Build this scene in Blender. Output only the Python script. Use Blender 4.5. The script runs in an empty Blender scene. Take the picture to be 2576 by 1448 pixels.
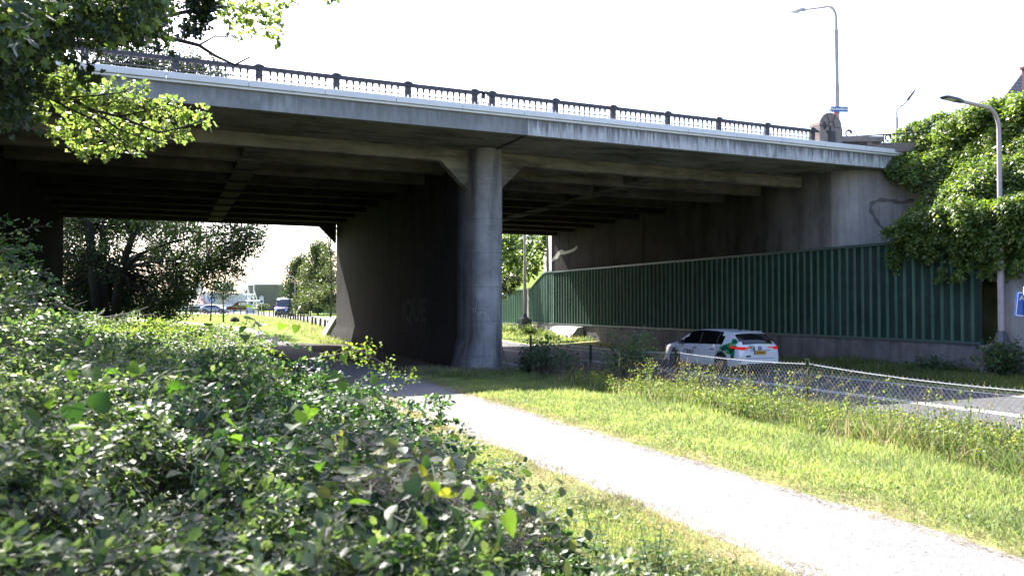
import bpy, bmesh, math, random
import numpy as np
from mathutils import Vector, Matrix

random.seed(7)
RNG = np.random.default_rng(11)
scene = bpy.context.scene
COL = scene.collection
rad = math.radians

# ---------------------------------------------------------------- camera
# x across the road, y along the road (away from the viewer), z up; eye height above the path
EYE = 1.66
YAW, PITCH, FOC = rad(23.6), rad(1.24), 2030.0       # FOC for a 2576 px wide picture
CAM = Vector((0, 0, EYE))
_f = Vector((math.sin(YAW) * math.cos(PITCH), math.cos(YAW) * math.cos(PITCH), math.sin(PITCH)))
_r = Vector((math.cos(YAW), -math.sin(YAW), 0))
_u = _r.cross(_f)


def ray(px, py):
    return _f + _r * ((px - 1288) / FOC) + _u * ((724 - py) / FOC)


def at(px, py, x=None, y=None, z=None, d=None):
    """world point seen at a photo pixel (2576 wide) on the plane x=, y=, z= or at depth d"""
    k = ray(px, py)
    if d is not None:
        t = d
    elif x is not None:
        t = x / k.x
    elif y is not None:
        t = y / k.y
    else:
        t = (z - EYE) / k.z
    return CAM + k * t


cd = bpy.data.cameras.new('camera')
cam = bpy.data.objects.new('camera', cd)
COL.objects.link(cam)
cam.location = CAM
cam.rotation_euler = (rad(90) + PITCH, 0, -YAW)
cd.sensor_width = 36
cd.sensor_fit = 'HORIZONTAL'
cd.lens = FOC / 2576 * 36
cd.clip_start = 0.05
cd.clip_end = 3000
cd.dof.use_dof = True
cd.dof.focus_distance = 24
cd.dof.aperture_fstop = 4.0
scene.camera = cam


# ---------------------------------------------------------------- objects
def tag(o, label=None, cat=None, group=None, kind=None):
    if label:
        o['label'] = label
    if cat:
        o['category'] = cat
    if group:
        o['group'] = group
    if kind:
        o['kind'] = kind
    return o


def thing(name, label, cat, loc=(0, 0, 0), rz=0.0, group=None):
    o = bpy.data.objects.new(name, None)
    o.empty_display_size = 0.2
    COL.objects.link(o)
    o.location = loc
    o.rotation_euler = (0, 0, rz)
    return tag(o, label, cat, group)


def link(name, me, parent=None, local=False):
    o = bpy.data.objects.new(name, me)
    COL.objects.link(o)
    if parent is not None:
        o.parent = parent
        if not local:
            M = Matrix.Identity(4)
            p = parent
            chain = []
            while p is not None:
                chain.append(p)
                p = p.parent
            for p in reversed(chain):
                M = M @ p.matrix_parent_inverse @ Matrix.LocRotScale(p.location, p.rotation_euler, p.scale)
            o.matrix_parent_inverse = M.inverted()
    return o


def copy_tree(o, parent=None):
    c = o.copy()
    COL.objects.link(c)
    c.parent = parent
    if parent is not None:
        c.matrix_parent_inverse = o.matrix_parent_inverse
    for ch in list(o.children):
        copy_tree(ch, c)
    return c


class MB:
    """collects shapes for ONE mesh object"""

    def __init__(self):
        self.v, self.f, self.m = [], [], []

    def add(self, vs, fs, mi=0):
        b = len(self.v)
        self.v += [tuple(p) for p in vs]
        self.f += [tuple(b + i for i in f) for f in fs]
        self.m += [mi] * len(fs)

    def box(self, x0, x1, y0, y1, z0, z1, mi=0):
        vs = [(x, y, z) for z in (z0, z1) for y in (y0, y1) for x in (x0, x1)]
        self.add(vs, [(0, 2, 3, 1), (4, 5, 7, 6), (0, 1, 5, 4), (2, 6, 7, 3), (0, 4, 6, 2), (1, 3, 7, 5)], mi)

    def obox(self, M, sx, sy, sz, mi=0):
        vs = [M @ Vector((x * sx / 2, y * sy / 2, z * sz / 2)) for z in (-1, 1) for y in (-1, 1) for x in (-1, 1)]
        self.add(vs, [(0, 2, 3, 1), (4, 5, 7, 6), (0, 1, 5, 4), (2, 6, 7, 3), (0, 4, 6, 2), (1, 3, 7, 5)], mi)

    def prism(self, pts, ex, mi=0):
        """pts: planar loop of 3d points, ex: extrusion vector"""
        n = len(pts)
        ex = Vector(ex)
        vs = [Vector(p) for p in pts] + [Vector(p) + ex for p in pts]
        fs = [tuple(range(n))[::-1], tuple(range(n, 2 * n))]
        fs += [(i, (i + 1) % n, n + (i + 1) % n, n + i) for i in range(n)]
        self.add(vs, fs, mi)

    def rings(self, rs, closed=True, caps=True, mi=0):
        """loft equal-length rings of points"""
        n = len(rs[0])
        vs = [p for r in rs for p in r]
        fs = []
        for k in range(len(rs) - 1):
            for i in range(n if closed else n - 1):
                j = (i + 1) % n
                fs.append((k * n + i, k * n + j, (k + 1) * n + j, (k + 1) * n + i))
        if caps and closed:
            fs.append(tuple(range(n))[::-1])
            fs.append(tuple(range((len(rs) - 1) * n, len(rs) * n)))
        self.add(vs, fs, mi)

    def tube(self, path, r, n=8, mi=0, caps=True):
        path = [Vector(p) for p in path]
        if not hasattr(r, '__len__'):
            r = [r] * len(path)
        rs = []
        up = Vector((0.13, 0.31, 0.94))
        for i, p in enumerate(path):
            t = (path[min(i + 1, len(path) - 1)] - path[max(i - 1, 0)])
            if t.length < 1e-9:
                t = Vector((0, 0, 1))
            t.normalize()
            a = t.cross(up)
            if a.length < 0.05:
                a = t.cross(Vector((1, 0, 0)))
            a.normalize()
            b = t.cross(a)
            rs.append([p + (a * math.cos(2 * math.pi * k / n) + b * math.sin(2 * math.pi * k / n)) * r[i] for k in range(n)])
        self.rings(rs, True, caps, mi)

    def cyl(self, c, r, z0, z1, n=16, mi=0, r2=None):
        r2 = r if r2 is None else r2
        x, y = c
        self.rings([[(x + q * math.cos(2 * math.pi * k / n), y + q * math.sin(2 * math.pi * k / n), z) for k in range(n)]
                    for q, z in ((r, z0), (r2, z1))], mi=mi)

    def lathe(self, c, prof, n=16, mi=0):
        x, y, z = c
        self.rings([[(x + q * math.cos(2 * math.pi * k / n), y + q * math.sin(2 * math.pi * k / n), z + h) for k in range(n)]
                    for q, h in prof], mi=mi)

    def build(self, name, mats, parent=None, local=False, smooth=False, bevel=0, autosmooth=None):
        me = bpy.data.meshes.new(name)
        me.from_pydata([tuple(p) for p in self.v], [], self.f)
        if not isinstance(mats, (list, tuple)):
            mats = [mats]
        for m in mats:
            me.materials.append(m)
        if len(mats) > 1:
            me.polygons.foreach_set('material_index', self.m)
        bm = bmesh.new()
        bm.from_mesh(me)
        bmesh.ops.recalc_face_normals(bm, faces=bm.faces)
        bm.to_mesh(me)
        bm.free()
        if smooth:
            me.polygons.foreach_set('use_smooth', [True] * len(me.polygons))
            if autosmooth:
                me.set_sharp_from_angle(angle=rad(autosmooth))
        me.update()
        o = link(name, me, parent, local)
        if bevel:
            b = o.modifiers.new('bevel', 'BEVEL')
            b.width = bevel
            b.segments = 2
            b.limit_method = 'ANGLE'
            b.angle_limit = rad(40)
        return o


def np_mesh(name, V, faces_list, mats, parent=None, local=False, mat_idx=None, smooth=False):
    """V (n,3); faces_list: list of (m,k) int arrays"""
    me = bpy.data.meshes.new(name)
    me.vertices.add(len(V))
    me.vertices.foreach_set('co', np.ascontiguousarray(V, dtype=np.float32).ravel())
    loops = np.concatenate([f.ravel() for f in faces_list]).astype(np.int32)
    tot = np.concatenate([np.full(len(f), f.shape[1]) for f in faces_list])
    start = np.concatenate([[0], np.cumsum(tot)[:-1]]).astype(np.int32)
    me.loops.add(len(loops))
    me.loops.foreach_set('vertex_index', loops)
    me.polygons.add(len(start))
    me.polygons.foreach_set('loop_start', start)
    if not isinstance(mats, (list, tuple)):
        mats = [mats]
    for m in mats:
        me.materials.append(m)
    if mat_idx is not None:
        me.polygons.foreach_set('material_index', np.asarray(mat_idx, dtype=np.int32))
    if smooth:
        me.polygons.foreach_set('use_smooth', np.ones(len(start), dtype=bool))
    me.update(calc_edges=True)
    me.validate()
    return link(name, me, parent, local)


def nrm(a):
    return a / np.maximum(np.linalg.norm(a, axis=-1, keepdims=True), 1e-9)


# leaf templates: x across, y along, z out of the blade
T_RHOMB = (np.array([(0, 0, 0), (.34, .48, .10), (0, 1, 0), (-.34, .48, .10)]), [(0, 1, 2), (0, 2, 3)])
T_OVATE = (np.array([(0, 0, 0), (.24, .18, .05), (.36, .48, .09), (.22, .8, .05), (0, 1, -.06), (-.22, .8, .05), (-.36, .48, .09),
                     (-.24, .18, .05), (0, .48, 0)]),
           [(0, 1, 2, 8), (8, 2, 3, 4), (8, 4, 5, 6), (0, 8, 6, 7)])
_hs = [(0, .08), (.2, -.06), (.42, .02), (.5, .22), (.42, .5), (.22, .78), (0, 1.05), (-.22, .78), (-.42, .5), (-.5, .22), (-.42, .02), (-.2, -.06)]
T_HEART = (np.array([(x, y, abs(x) * .28 - .12 * y * y) for x, y in _hs] + [(0, .4, -.02)]),
           [(i, (i + 1) % 12, 12) for i in range(12)])
_mp = []
for k, (a, rr) in enumerate([(-90, .12), (-62, .34), (-25, .52), (-8, .34), (18, .62), (40, .36), (66, .5), (90, .72), (114, .5), (140, .36),
                             (162, .62), (188, .34), (205, .52), (242, .34)]):
    _mp.append((rr * math.cos(rad(a)), .3 + rr * math.sin(rad(a)), .16 * rr * math.cos(rad(3 * a))))
T_MAPLE = (np.array(_mp + [(0, .3, .05)]), [(i, (i + 1) % 14, 14) for i in range(14)])
T_IVY = (np.array([(0, .05, 0), (.3, -.05, -.04), (.5, .25, -.08), (.28, .5, .02), (0, 1, -.1), (-.28, .5, .02), (-.5, .25, -.08), (-.3, -.05, -.04)]),
         [(0, 1, 2, 3), (0, 3, 4), (0, 4, 5), (0, 5, 6, 7)])
T_BLADE = (np.array([(-.5, 0, 0), (.5, 0, 0), (.42, .4, .05), (-.42, .4, .05), (.28, .75, .2), (-.28, .75, .2), (0, 1, .42)]),
           [(0, 1, 2, 3), (3, 2, 4, 5), (5, 4, 6)])


T_HEX = (np.array([(0, 0, 0), (.30, .25, .07), (.30, .68, .07), (0, 1, -.03), (-.30, .68, .07), (-.30, .25, .07)]), [(0, 1, 2, 3), (0, 3, 4, 5)])


class Leaves:
    def __init__(self):
        self.V, self.F, self.n, self.mi = [], {}, 0, []

    def add(self, tmpl, pos, ax, up, size, width=None, mi=0):
        tv, tf = tmpl
        pos = np.asarray(pos, float)
        n = len(pos)
        if n == 0:
            return
        ax = nrm(np.asarray(ax, float))
        side = nrm(np.cross(ax, np.asarray(up, float) + RNG.normal(0, 1e-3, (n, 3))))
        nn = np.cross(side, ax)
        size = np.broadcast_to(np.asarray(size, float), (n,))
        w = size if width is None else np.broadcast_to(np.asarray(width, float), (n,))
        V = (pos[:, None, :] + side[:, None, :] * (tv[None, :, 0:1] * w[:, None, None])
             + ax[:, None, :] * (tv[None, :, 1:2] * size[:, None, None]) + nn[:, None, :] * (tv[None, :, 2:3] * size[:, None, None]))
        k = len(tv)
        base = self.n + np.arange(n)[:, None] * k
        for f in tf:
            self.F.setdefault((len(f), mi), []).append(base + np.array(f)[None, :])
        self.V.append(V.reshape(-1, 3))
        self.n += n * k

    def build(self, name, mats, parent=None, local=False, smooth=False):
        fl, mi = [], []
        for (k, m), lst in self.F.items():
            a = np.concatenate(lst)
            fl.append(a)
            mi.append(np.full(len(a), m))
        return np_mesh(name, np.concatenate(self.V), fl, mats, parent, local, np.concatenate(mi), smooth)


def rand_dir(n):
    return nrm(RNG.normal(0, 1, (n, 3)))


# ---------------------------------------------------------------- materials
def new_mat(name):
    m = bpy.data.materials.new(name)
    m.use_nodes = True
    nt = m.node_tree
    nt.nodes.clear()
    out = nt.nodes.new('ShaderNodeOutputMaterial')
    return m, nt, out


def N(nt, kind, **kw):
    n = nt.nodes.new(kind)
    for k, v in kw.items():
        if k.startswith('i_'):
            key = k[2:]
            key = int(key) if key.isdigit() else key.replace('_', ' ')
            n.inputs[key].default_value = v
        else:
            setattr(n, k, v)
    return n


def ramp(nt, src, stops):
    r = N(nt, 'ShaderNodeValToRGB')
    el = r.color_ramp.elements
    while len(el) < len(stops):
        el.new(0.5)
    for e, (p, c) in zip(el, stops):
        e.position = p
        e.color = (*c, 1) if len(c) == 3 else c
    nt.links.new(src, r.inputs[0])
    return r.outputs[0]


def mix(nt, fac, a, b, mode='MIX'):
    m = N(nt, 'ShaderNodeMix', data_type='RGBA', blend_type=mode)
    for sock, v in ((m.inputs[0], fac), (m.inputs[6], a), (m.inputs[7], b)):
        if isinstance(v, bpy.types.NodeSocket):
            nt.links.new(v, sock)
        elif isinstance(v, (int, float)):
            sock.default_value = v
        else:
            sock.default_value = (*v, 1)
    return m.outputs[2]


def noise(nt, scale, detail=4, rough=.55, vec=None, sc3=None):
    t = N(nt, 'ShaderNodeTexNoise')
    t.inputs['Scale'].default_value = scale
    t.inputs['Detail'].default_value = detail
    t.inputs['Roughness'].default_value = rough
    if vec is None:
        g = N(nt, 'ShaderNodeNewGeometry')
        vec = g.outputs['Position']
    if sc3:
        mp = N(nt, 'ShaderNodeMapping')
        mp.inputs['Scale'].default_value = sc3
        nt.links.new(vec, mp.inputs['Vector'])
        vec = mp.outputs['Vector']
    nt.links.new(vec, t.inputs['Vector'])
    return t.outputs[0]


def plain(name, col, rough=.6, metal=0, spec=.5, emit=None, es=1.0, var=0.0, vscale=8, coat=0):
    m, nt, out = new_mat(name)
    p = N(nt, 'ShaderNodeBsdfPrincipled')
    p.inputs['Base Color'].default_value = (*col, 1)
    p.inputs['Roughness'].default_value = rough
    p.inputs['Metallic'].default_value = metal
    p.inputs['Specular IOR Level'].default_value = spec
    p.inputs['Coat Weight'].default_value = coat
    if emit:
        p.inputs['Emission Color'].default_value = (*emit, 1)
        p.inputs['Emission Strength'].default_value = es
    if var:
        n = noise(nt, vscale, 5)
        c = ramp(nt, n, [(.25, tuple(x * (1 - var) for x in col)), (.75, tuple(min(1, x * (1 + var)) for x in col))])
        nt.links.new(c, p.inputs['Base Color'])
    nt.links.new(p.outputs[0], out.inputs[0])
    return m


def concrete(name, c0, c1, streak=None, streak_amt=.5, patch=None, bump=.25, scale=1.2, grain=.25, streak_sc=(2.2, 2.2, .18), streak_lo=.45, streak_hi=.7,
             spec=.25):
    m, nt, out = new_mat(name)
    p = N(nt, 'ShaderNodeBsdfPrincipled')
    p.inputs['Roughness'].default_value = .88
    p.inputs['Specular IOR Level'].default_value = spec
    col = ramp(nt, noise(nt, scale, 7, .62), [(.3, c0), (.7, c1)])
    if patch:
        col = mix(nt, ramp(nt, noise(nt, .45, 5, .6), [(.52, (0, 0, 0)), (.66, (1, 1, 1))]), col, patch)
    if streak:
        s = ramp(nt, noise(nt, 1.6, 6, .65, sc3=streak_sc), [(streak_lo, (0, 0, 0)), (streak_hi, (streak_amt,) * 3)])
        col = mix(nt, s, col, streak)
    fine = noise(nt, 45, 3, .7)
    col = mix(nt, grain, col, ramp(nt, fine, [(.35, (.25, .25, .25)), (.65, (1.0, 1.0, 1.0))]), 'MULTIPLY')
    nt.links.new(col, p.inputs['Base Color'])
    b = N(nt, 'ShaderNodeBump')
    b.inputs['Strength'].default_value = bump
    b.inputs['Distance'].default_value = .03
    hmix = mix(nt, .5, noise(nt, 9, 6, .7), fine)
    nt.links.new(hmix, b.inputs['Height'])
    nt.links.new(b.outputs[0], p.inputs['Normal'])
    nt.links.new(p.outputs[0], out.inputs[0])
    return m


def leaf_mat(name, cols, trans=.42, tcol=None, rough=.42, spec=.5, zvar=None):
    """cols: list of rgb picked per leaf; tcol: colour of light passing through"""
    m, nt, out = new_mat(name)
    g = N(nt, 'ShaderNodeNewGeometry')
    st = [(i / max(1, len(cols) - 1), c) for i, c in enumerate(cols)]
    col = ramp(nt, g.outputs['Random Per Island'], st)
    big = ramp(nt, noise(nt, .9, 3), [(.3, (.62, .66, .7)), (.7, (1.25, 1.2, 1.0))])
    col = mix(nt, 1.0, col, big, 'MULTIPLY')
    p = N(nt, 'ShaderNodeBsdfPrincipled')
    p.inputs['Roughness'].default_value = rough
    p.inputs['Specular IOR Level'].default_value = spec
    nt.links.new(col, p.inputs['Base Color'])
    t = N(nt, 'ShaderNodeBsdfTranslucent')
    tc = mix(nt, 1.0, col, tcol or (2.6, 2.3, .8), 'MULTIPLY')
    nt.links.new(tc, t.inputs['Color'])
    ms = N(nt, 'ShaderNodeMixShader')
    ms.inputs[0].default_value = trans
    nt.links.new(p.outputs[0], ms.inputs[1])
    nt.links.new(t.outputs[0], ms.inputs[2])
    nt.links.new(ms.outputs[0], out.inputs[0])
    return m


M = {}
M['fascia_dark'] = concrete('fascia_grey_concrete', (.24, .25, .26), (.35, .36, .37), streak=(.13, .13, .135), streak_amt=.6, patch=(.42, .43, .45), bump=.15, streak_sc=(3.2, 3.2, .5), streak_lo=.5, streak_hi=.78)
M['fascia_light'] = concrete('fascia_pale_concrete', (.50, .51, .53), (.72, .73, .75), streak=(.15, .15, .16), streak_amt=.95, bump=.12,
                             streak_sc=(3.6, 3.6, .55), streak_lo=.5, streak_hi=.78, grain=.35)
M['coping'] = plain('coping_pale_stone', (.78, .79, .81), .75, var=.06, vscale=2)
M['soffit'] = concrete('soffit_concrete_painted_shade', (.27, .255, .215), (.45, .43, .37), patch=(.22, .235, .135), streak=(.035, .033, .03), streak_amt=.75,
                       streak_sc=(.35, .9, .5), bump=.35, scale=.8, spec=.05)
M['girder'] = concrete('girder_concrete', (.20, .19, .165), (.36, .34, .295), streak=(.04, .037, .034), streak_amt=.8, streak_sc=(.25, 1.2, 1.6), bump=.3, spec=.05)
M['pier'] = concrete('pier_concrete', (.22, .22, .225), (.44, .44, .45), streak=(.06, .06, .062), streak_amt=.8, streak_sc=(1.4, 1.4, .16), bump=.35, spec=.08)
def drips(mat, zb, zt, dark, amt):
    """dirt that has run down from the top edge of a band"""
    nt = mat.node_tree
    p = [n for n in nt.nodes if n.type == 'BSDF_PRINCIPLED'][0]
    src = p.inputs['Base Color'].links[0].from_socket
    g = N(nt, 'ShaderNodeNewGeometry')
    sxyz = N(nt, 'ShaderNodeSeparateXYZ')
    nt.links.new(g.outputs['Position'], sxyz.inputs[0])
    r = N(nt, 'ShaderNodeMapRange')
    r.inputs['From Min'].default_value = zb
    r.inputs['From Max'].default_value = zt
    r.inputs['To Min'].default_value = -.17
    r.inputs['To Max'].default_value = .12
    nt.links.new(sxyz.outputs[2], r.inputs['Value'])
    ad = N(nt, 'ShaderNodeMath', operation='ADD')
    nt.links.new(noise(nt, 1.5, 6, .68, sc3=(4.5, 4.5, .35)), ad.inputs[0])
    nt.links.new(r.outputs[0], ad.inputs[1])
    m_ = ramp(nt, ad.outputs[0], [(.42, (0, 0, 0)), (.62, (amt,) * 3)])
    nt.links.new(mix(nt, m_, src, dark), p.inputs['Base Color'])


drips(M['fascia_light'], 6.9, 7.42, (.13, .13, .14), .9)
drips(M['fascia_dark'], 6.9, 7.42, (.14, .14, .145), .55)


def board_marks(mat, pitch, k=.72):
    """horizontal casting joints in the concrete"""
    nt = mat.node_tree
    p = [n for n in nt.nodes if n.type == 'BSDF_PRINCIPLED'][0]
    src = p.inputs['Base Color'].links[0].from_socket
    g = N(nt, 'ShaderNodeNewGeometry')
    sxyz = N(nt, 'ShaderNodeSeparateXYZ')
    nt.links.new(g.outputs['Position'], sxyz.inputs[0])
    a = N(nt, 'ShaderNodeMath', operation='MULTIPLY_ADD')
    nt.links.new(noise(nt, .8, 3), a.inputs[0])
    a.inputs[1].default_value = .05
    nt.links.new(sxyz.outputs[2], a.inputs[2])
    d = N(nt, 'ShaderNodeMath', operation='PINGPONG')
    nt.links.new(a.outputs[0], d.inputs[0])
    d.inputs[1].default_value = pitch / 2
    c = ramp(nt, d.outputs[0], [(0.0, (k, k, k)), (.022, (1, 1, 1))])
    nt.links.new(mix(nt, 1.0, src, c, 'MULTIPLY'), p.inputs['Base Color'])


def shade_inward(mat, dark, y0, y1):
    """shade inside the underpass painted into the colour, paler concrete at the open end"""
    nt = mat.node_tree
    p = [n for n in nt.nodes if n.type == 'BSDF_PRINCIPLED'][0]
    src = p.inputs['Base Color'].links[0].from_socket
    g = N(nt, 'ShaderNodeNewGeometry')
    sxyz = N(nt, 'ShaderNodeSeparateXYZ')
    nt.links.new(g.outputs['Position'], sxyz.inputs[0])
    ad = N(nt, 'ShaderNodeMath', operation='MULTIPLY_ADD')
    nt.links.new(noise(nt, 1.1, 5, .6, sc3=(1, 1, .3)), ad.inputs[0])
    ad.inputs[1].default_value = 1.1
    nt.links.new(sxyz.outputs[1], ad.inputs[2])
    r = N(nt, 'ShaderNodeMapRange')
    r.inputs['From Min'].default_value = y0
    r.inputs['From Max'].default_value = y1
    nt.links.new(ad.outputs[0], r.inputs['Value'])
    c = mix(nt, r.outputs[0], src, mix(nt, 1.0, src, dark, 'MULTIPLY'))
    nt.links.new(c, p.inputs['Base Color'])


board_marks(M['pier'], 1.15)
shade_inward(M['pier'], (.075, .07, .07), 25.5, 27.6)
shade_inward(M['girder'], (.16, .15, .14), 26.4, 35)
shade_inward(M['soffit'], (.18, .17, .16), 25.5, 33)  # deck underside also carries the underpass shade in its colour
M['abut'] = concrete('abutment_concrete', (.24, .228, .222), (.36, .345, .335), streak=(.03, .028, .027), streak_amt=.7, streak_sc=(.7, .7, .12), bump=.3, spec=.06)
shade_inward(M['abut'], (.20, .19, .185), 24.4, 29.5)
M['abut_black'] = concrete('shade_black_concrete', (.006, .0055, .005), (.016, .015, .014), bump=.3, spec=.02)  # near-black copy of the concrete, deep shade put into the colour
M['wing'] = concrete('wing_wall_concrete', (.33, .315, .305), (.46, .445, .43), streak=(.2, .19, .185), streak_amt=.6, bump=.35)
M['plinth'] = concrete('wall_base_concrete', (.13, .125, .125), (.24, .23, .23), streak=(.06, .06, .062), streak_amt=.8, streak_sc=(1.1, 1.1, .25), bump=.35)
M['block'] = concrete('pale_concrete_block', (.36, .33, .31), (.5, .47, .44), bump=.25)
M['stone'] = concrete('granite_stone', (.24, .20, .175), (.38, .33, .30), bump=.4, scale=5, grain=.5)
M['stone_dark'] = concrete('dark_rubble_stone', (.07, .062, .06), (.17, .15, .14), bump=.6, scale=8, grain=.6)
M['joint'] = plain('stone_joint', (.06, .05, .05), .9)
M['iron'] = plain('grey_painted_iron', (.034, .036, .043), .5, .1, var=.3, vscale=6)
M['black'] = plain('black_rubber', (.015, .015, .016), .7)
M['galv'] = plain('galvanised_steel', (.55, .56, .58), .38, .75, var=.12)
M['lamp_grey'] = plain('lamp_pole_grey_paint', (.36, .35, .37), .45, .1, var=.08)
M['lamp_lilac'] = plain('lamp_pole_weathered_paint', (.40, .35, .36), .5, .05, var=.14, vscale=4)
M['lamp_dark'] = plain('lamp_head_dark', (.10, .10, .11), .4, .2)
M['lamp_glass'] = plain('lamp_glass_bowl', (.75, .76, .76), .15, 0, .6)
M['post_green'] = plain('dark_green_painted_steel', (.012, .035, .022), .5, 0, var=.3)
M['wire'] = plain('zinc_wire', (.62, .63, .65), .35, .35)
M['sign_blue'] = plain('blue_sign_face', (.012, .075, .40), .35)
M['sign_blue2'] = plain('street_sign_blue', (.01, .10, .33), .4)
M['white'] = plain('white_paint', (.80, .80, .80), .5)
M['orange'] = plain('orange_red_plastic', (.85, .10, .03), .5)
M['corten'] = plain('rusted_steel', (.11, .034, .02), .85, var=.3, vscale=1.5)
M['wood'] = plain('weathered_wood_post', (.12, .09, .065), .85, var=.35, vscale=9)
M['bark'] = plain('bark_brown', (.055, .045, .036), .9, var=.4, vscale=12)
M['bark_dark'] = plain('bark_dark', (.022, .019, .016), .92, var=.4, vscale=10)
M['twig'] = plain('grey_twig', (.16, .125, .10), .85, var=.3, vscale=12)
M['deadwood'] = plain('dead_branch', (.23, .19, .155), .9, var=.35, vscale=14)
M['redstem'] = plain('reddish_stem', (.14, .05, .035), .7, var=.3, vscale=14)
M['greenstem'] = plain('green_stem', (.05, .085, .025), .6)
M['mark'] = plain('white_road_paint', (.78, .78, .77), .7, var=.08, vscale=20)
M['kerb'] = concrete('concrete_kerb', (.24, .23, .22), (.36, .35, .34), bump=.2, scale=4)
# ---------------------------------------------------------------- light
SUN_EL, SUN_AZ = rad(44), rad(-8)          # azimuth from +y towards +x
wd = bpy.data.worlds.new('World')
scene.world = wd
wd.use_nodes = True
wn = wd.node_tree
wn.nodes.clear()
sky = wn.nodes.new('ShaderNodeTexSky')
sky.sky_type = 'NISHITA'
sky.sun_disc = False
sky.sun_elevation = SUN_EL
sky.sun_rotation = SUN_AZ
sky.altitude = 0
sky.air_density = 1.0
sky.dust_density = 2.2
sky.ozone_density = 1.6
bg = wn.nodes.new('ShaderNodeBackground')
bg.inputs['Strength'].default_value = 0.10
wo = wn.nodes.new('ShaderNodeOutputWorld')
tint = wn.nodes.new('ShaderNodeMix')
tint.data_type = 'RGBA'
tint.blend_type = 'MULTIPLY'
tint.inputs[0].default_value = 1
tint.inputs[7].default_value = (1.03, .965, 1.06, 1)
wn.links.new(sky.outputs[0], tint.inputs[6])
wn.links.new(tint.outputs[2], bg.inputs[0])
wn.links.new(bg.outputs[0], wo.inputs[0])

sl = bpy.data.lights.new('sun', 'SUN')
sl.energy = 5.0
sl.angle = rad(0.53)
sl.color = (1.0, 0.95, 0.87)
so = bpy.data.objects.new('sun', sl)
COL.objects.link(so)
sd = Vector((math.sin(SUN_AZ) * math.cos(SUN_EL), math.cos(SUN_AZ) * math.cos(SUN_EL), math.sin(SUN_EL)))
so.rotation_euler = sd.to_track_quat('Z', 'Y').to_euler()
so.location = (0, 60, 60)

scene.view_settings.view_transform = 'Standard'
scene.view_settings.look = 'None'
scene.view_settings.gamma = 1
scene.view_settings.exposure = 2.2
scene.cycles.max_bounces = 8
scene.cycles.diffuse_bounces = 3
scene.cycles.transparent_max_bounces = 8
scene.cycles.use_denoising = True
scene.cycles.caustics_reflective = False
scene.cycles.caustics_refractive = False

# ---------------------------------------------------------------- ground heights
_py = np.array([-50, 12, 14, 18, 22, 28, 42, 50, 56, 62, 75, 1e4])
_pz = np.array([0, 0, -.02, -.16, -.30, -.40, -.40, -.12, .08, .16, .16, .16])
_ly = np.array([-50, 10, 14, 18, 22, 30, 45, 50, 56, 62, 70, 80, 95, 1e4])
_lx = np.array([3.6, 3.6, 3.72, 4.05, 4.4, 4.6, 4.6, 4.45, 4.2, 3.6, 2.4, .3, -4, -4])
_rx = np.array([5.28, 5.28, 5.36, 5.9, 6.45, 6.5, 6.35, 6.15, 5.8, 5.0, 3.8, 1.8, -2, -2])
_qy = np.array([-50, 46, 58, 75, 90, 1e4])
_qz = np.array([-.65, -.65, -.25, .05, .12, .12])


def pathz(y):
    return np.interp(y, _py, _pz)


def path_l(y):
    return np.interp(y, _ly, _lx)


def path_r(y):
    return np.interp(y, _ly, _rx)


def roadz(y):
    return np.interp(y, _qy, _qz)


def sstep(a, b, x):
    t = np.clip((np.asarray(x, float) - a) / (b - a), 0, 1)
    return t * t * (3 - 2 * t)


def gz(x, y):
    x = np.asarray(x, float)
    y = np.asarray(y, float)
    zp, zr = pathz(y), roadz(y)
    zf = zp * .45 + zr * .55
    xl, xr = path_l(y) - .75, path_r(y) + .75
    z = np.where(x < xr, zp, np.where(x < 10.7, zp + (zf - zp) * np.clip((x - xr) / (10.7 - xr), 0, 1),
        np.where(x < 12.3, zf + (zr - zf) * np.clip((x - 10.7) / 1.6, 0, 1), zr)))
    z = z + np.where(x > 20.4, np.clip((x - 20.4) / 3.5, 0, 1) * .16, 0)
    dl = np.clip(xl - x, 0, 40)
    near = 1 - sstep(40, 58, y)
    z = z + near * (.30 * sstep(0, 5, dl) + .05 * dl * (dl < 12) + .6 * (dl >= 12))
    z = z + .03 * np.sin(x * 1.7 + y * .9) * np.sin(y * 1.3 - x * .4) * ((x < xl) | ((x > xr) & (x < 11)))
    # approach embankments of the bridge
    fr = sstep(-16, -8, y) * (1 - sstep(78, 104, y))
    sh_ = 1.9 * sstep(44, 52, y) + 4.7 * sstep(19.9, 20.9, y) * (y < 24.3)
    z = z + (7.25 - z) * sstep(24.95, 26.3, x - sh_) * fr
    fl = sstep(15, 23.6, y) * (1 - sstep(49, 58, y))
    z = z + (7.1 - z) * sstep(-4.95, -6.8, x) * fl
    return z


xs = np.unique(np.concatenate([np.linspace(-600, -60, 10), np.linspace(-60, -14, 24), np.arange(-14, 24.01, .5), [24.35, 24.95, 25.3, 25.6, 25.9, 26.3, 27, 28, 28.6, 29, 29.5, 30, 30.5, 31, 32, 34],
                               np.linspace(40, 100, 13), np.linspace(150, 700, 8)]))
ys = np.unique(np.concatenate([np.linspace(-120, -14, 8), np.arange(-14, 64, .5), np.arange(64, 130, 2), np.linspace(130, 400, 20), np.linspace(500, 1600, 6)]))
gx, gy = np.meshgrid(xs, ys)
gv = np.stack([gx, gy, gz(gx, gy)], -1)
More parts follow.
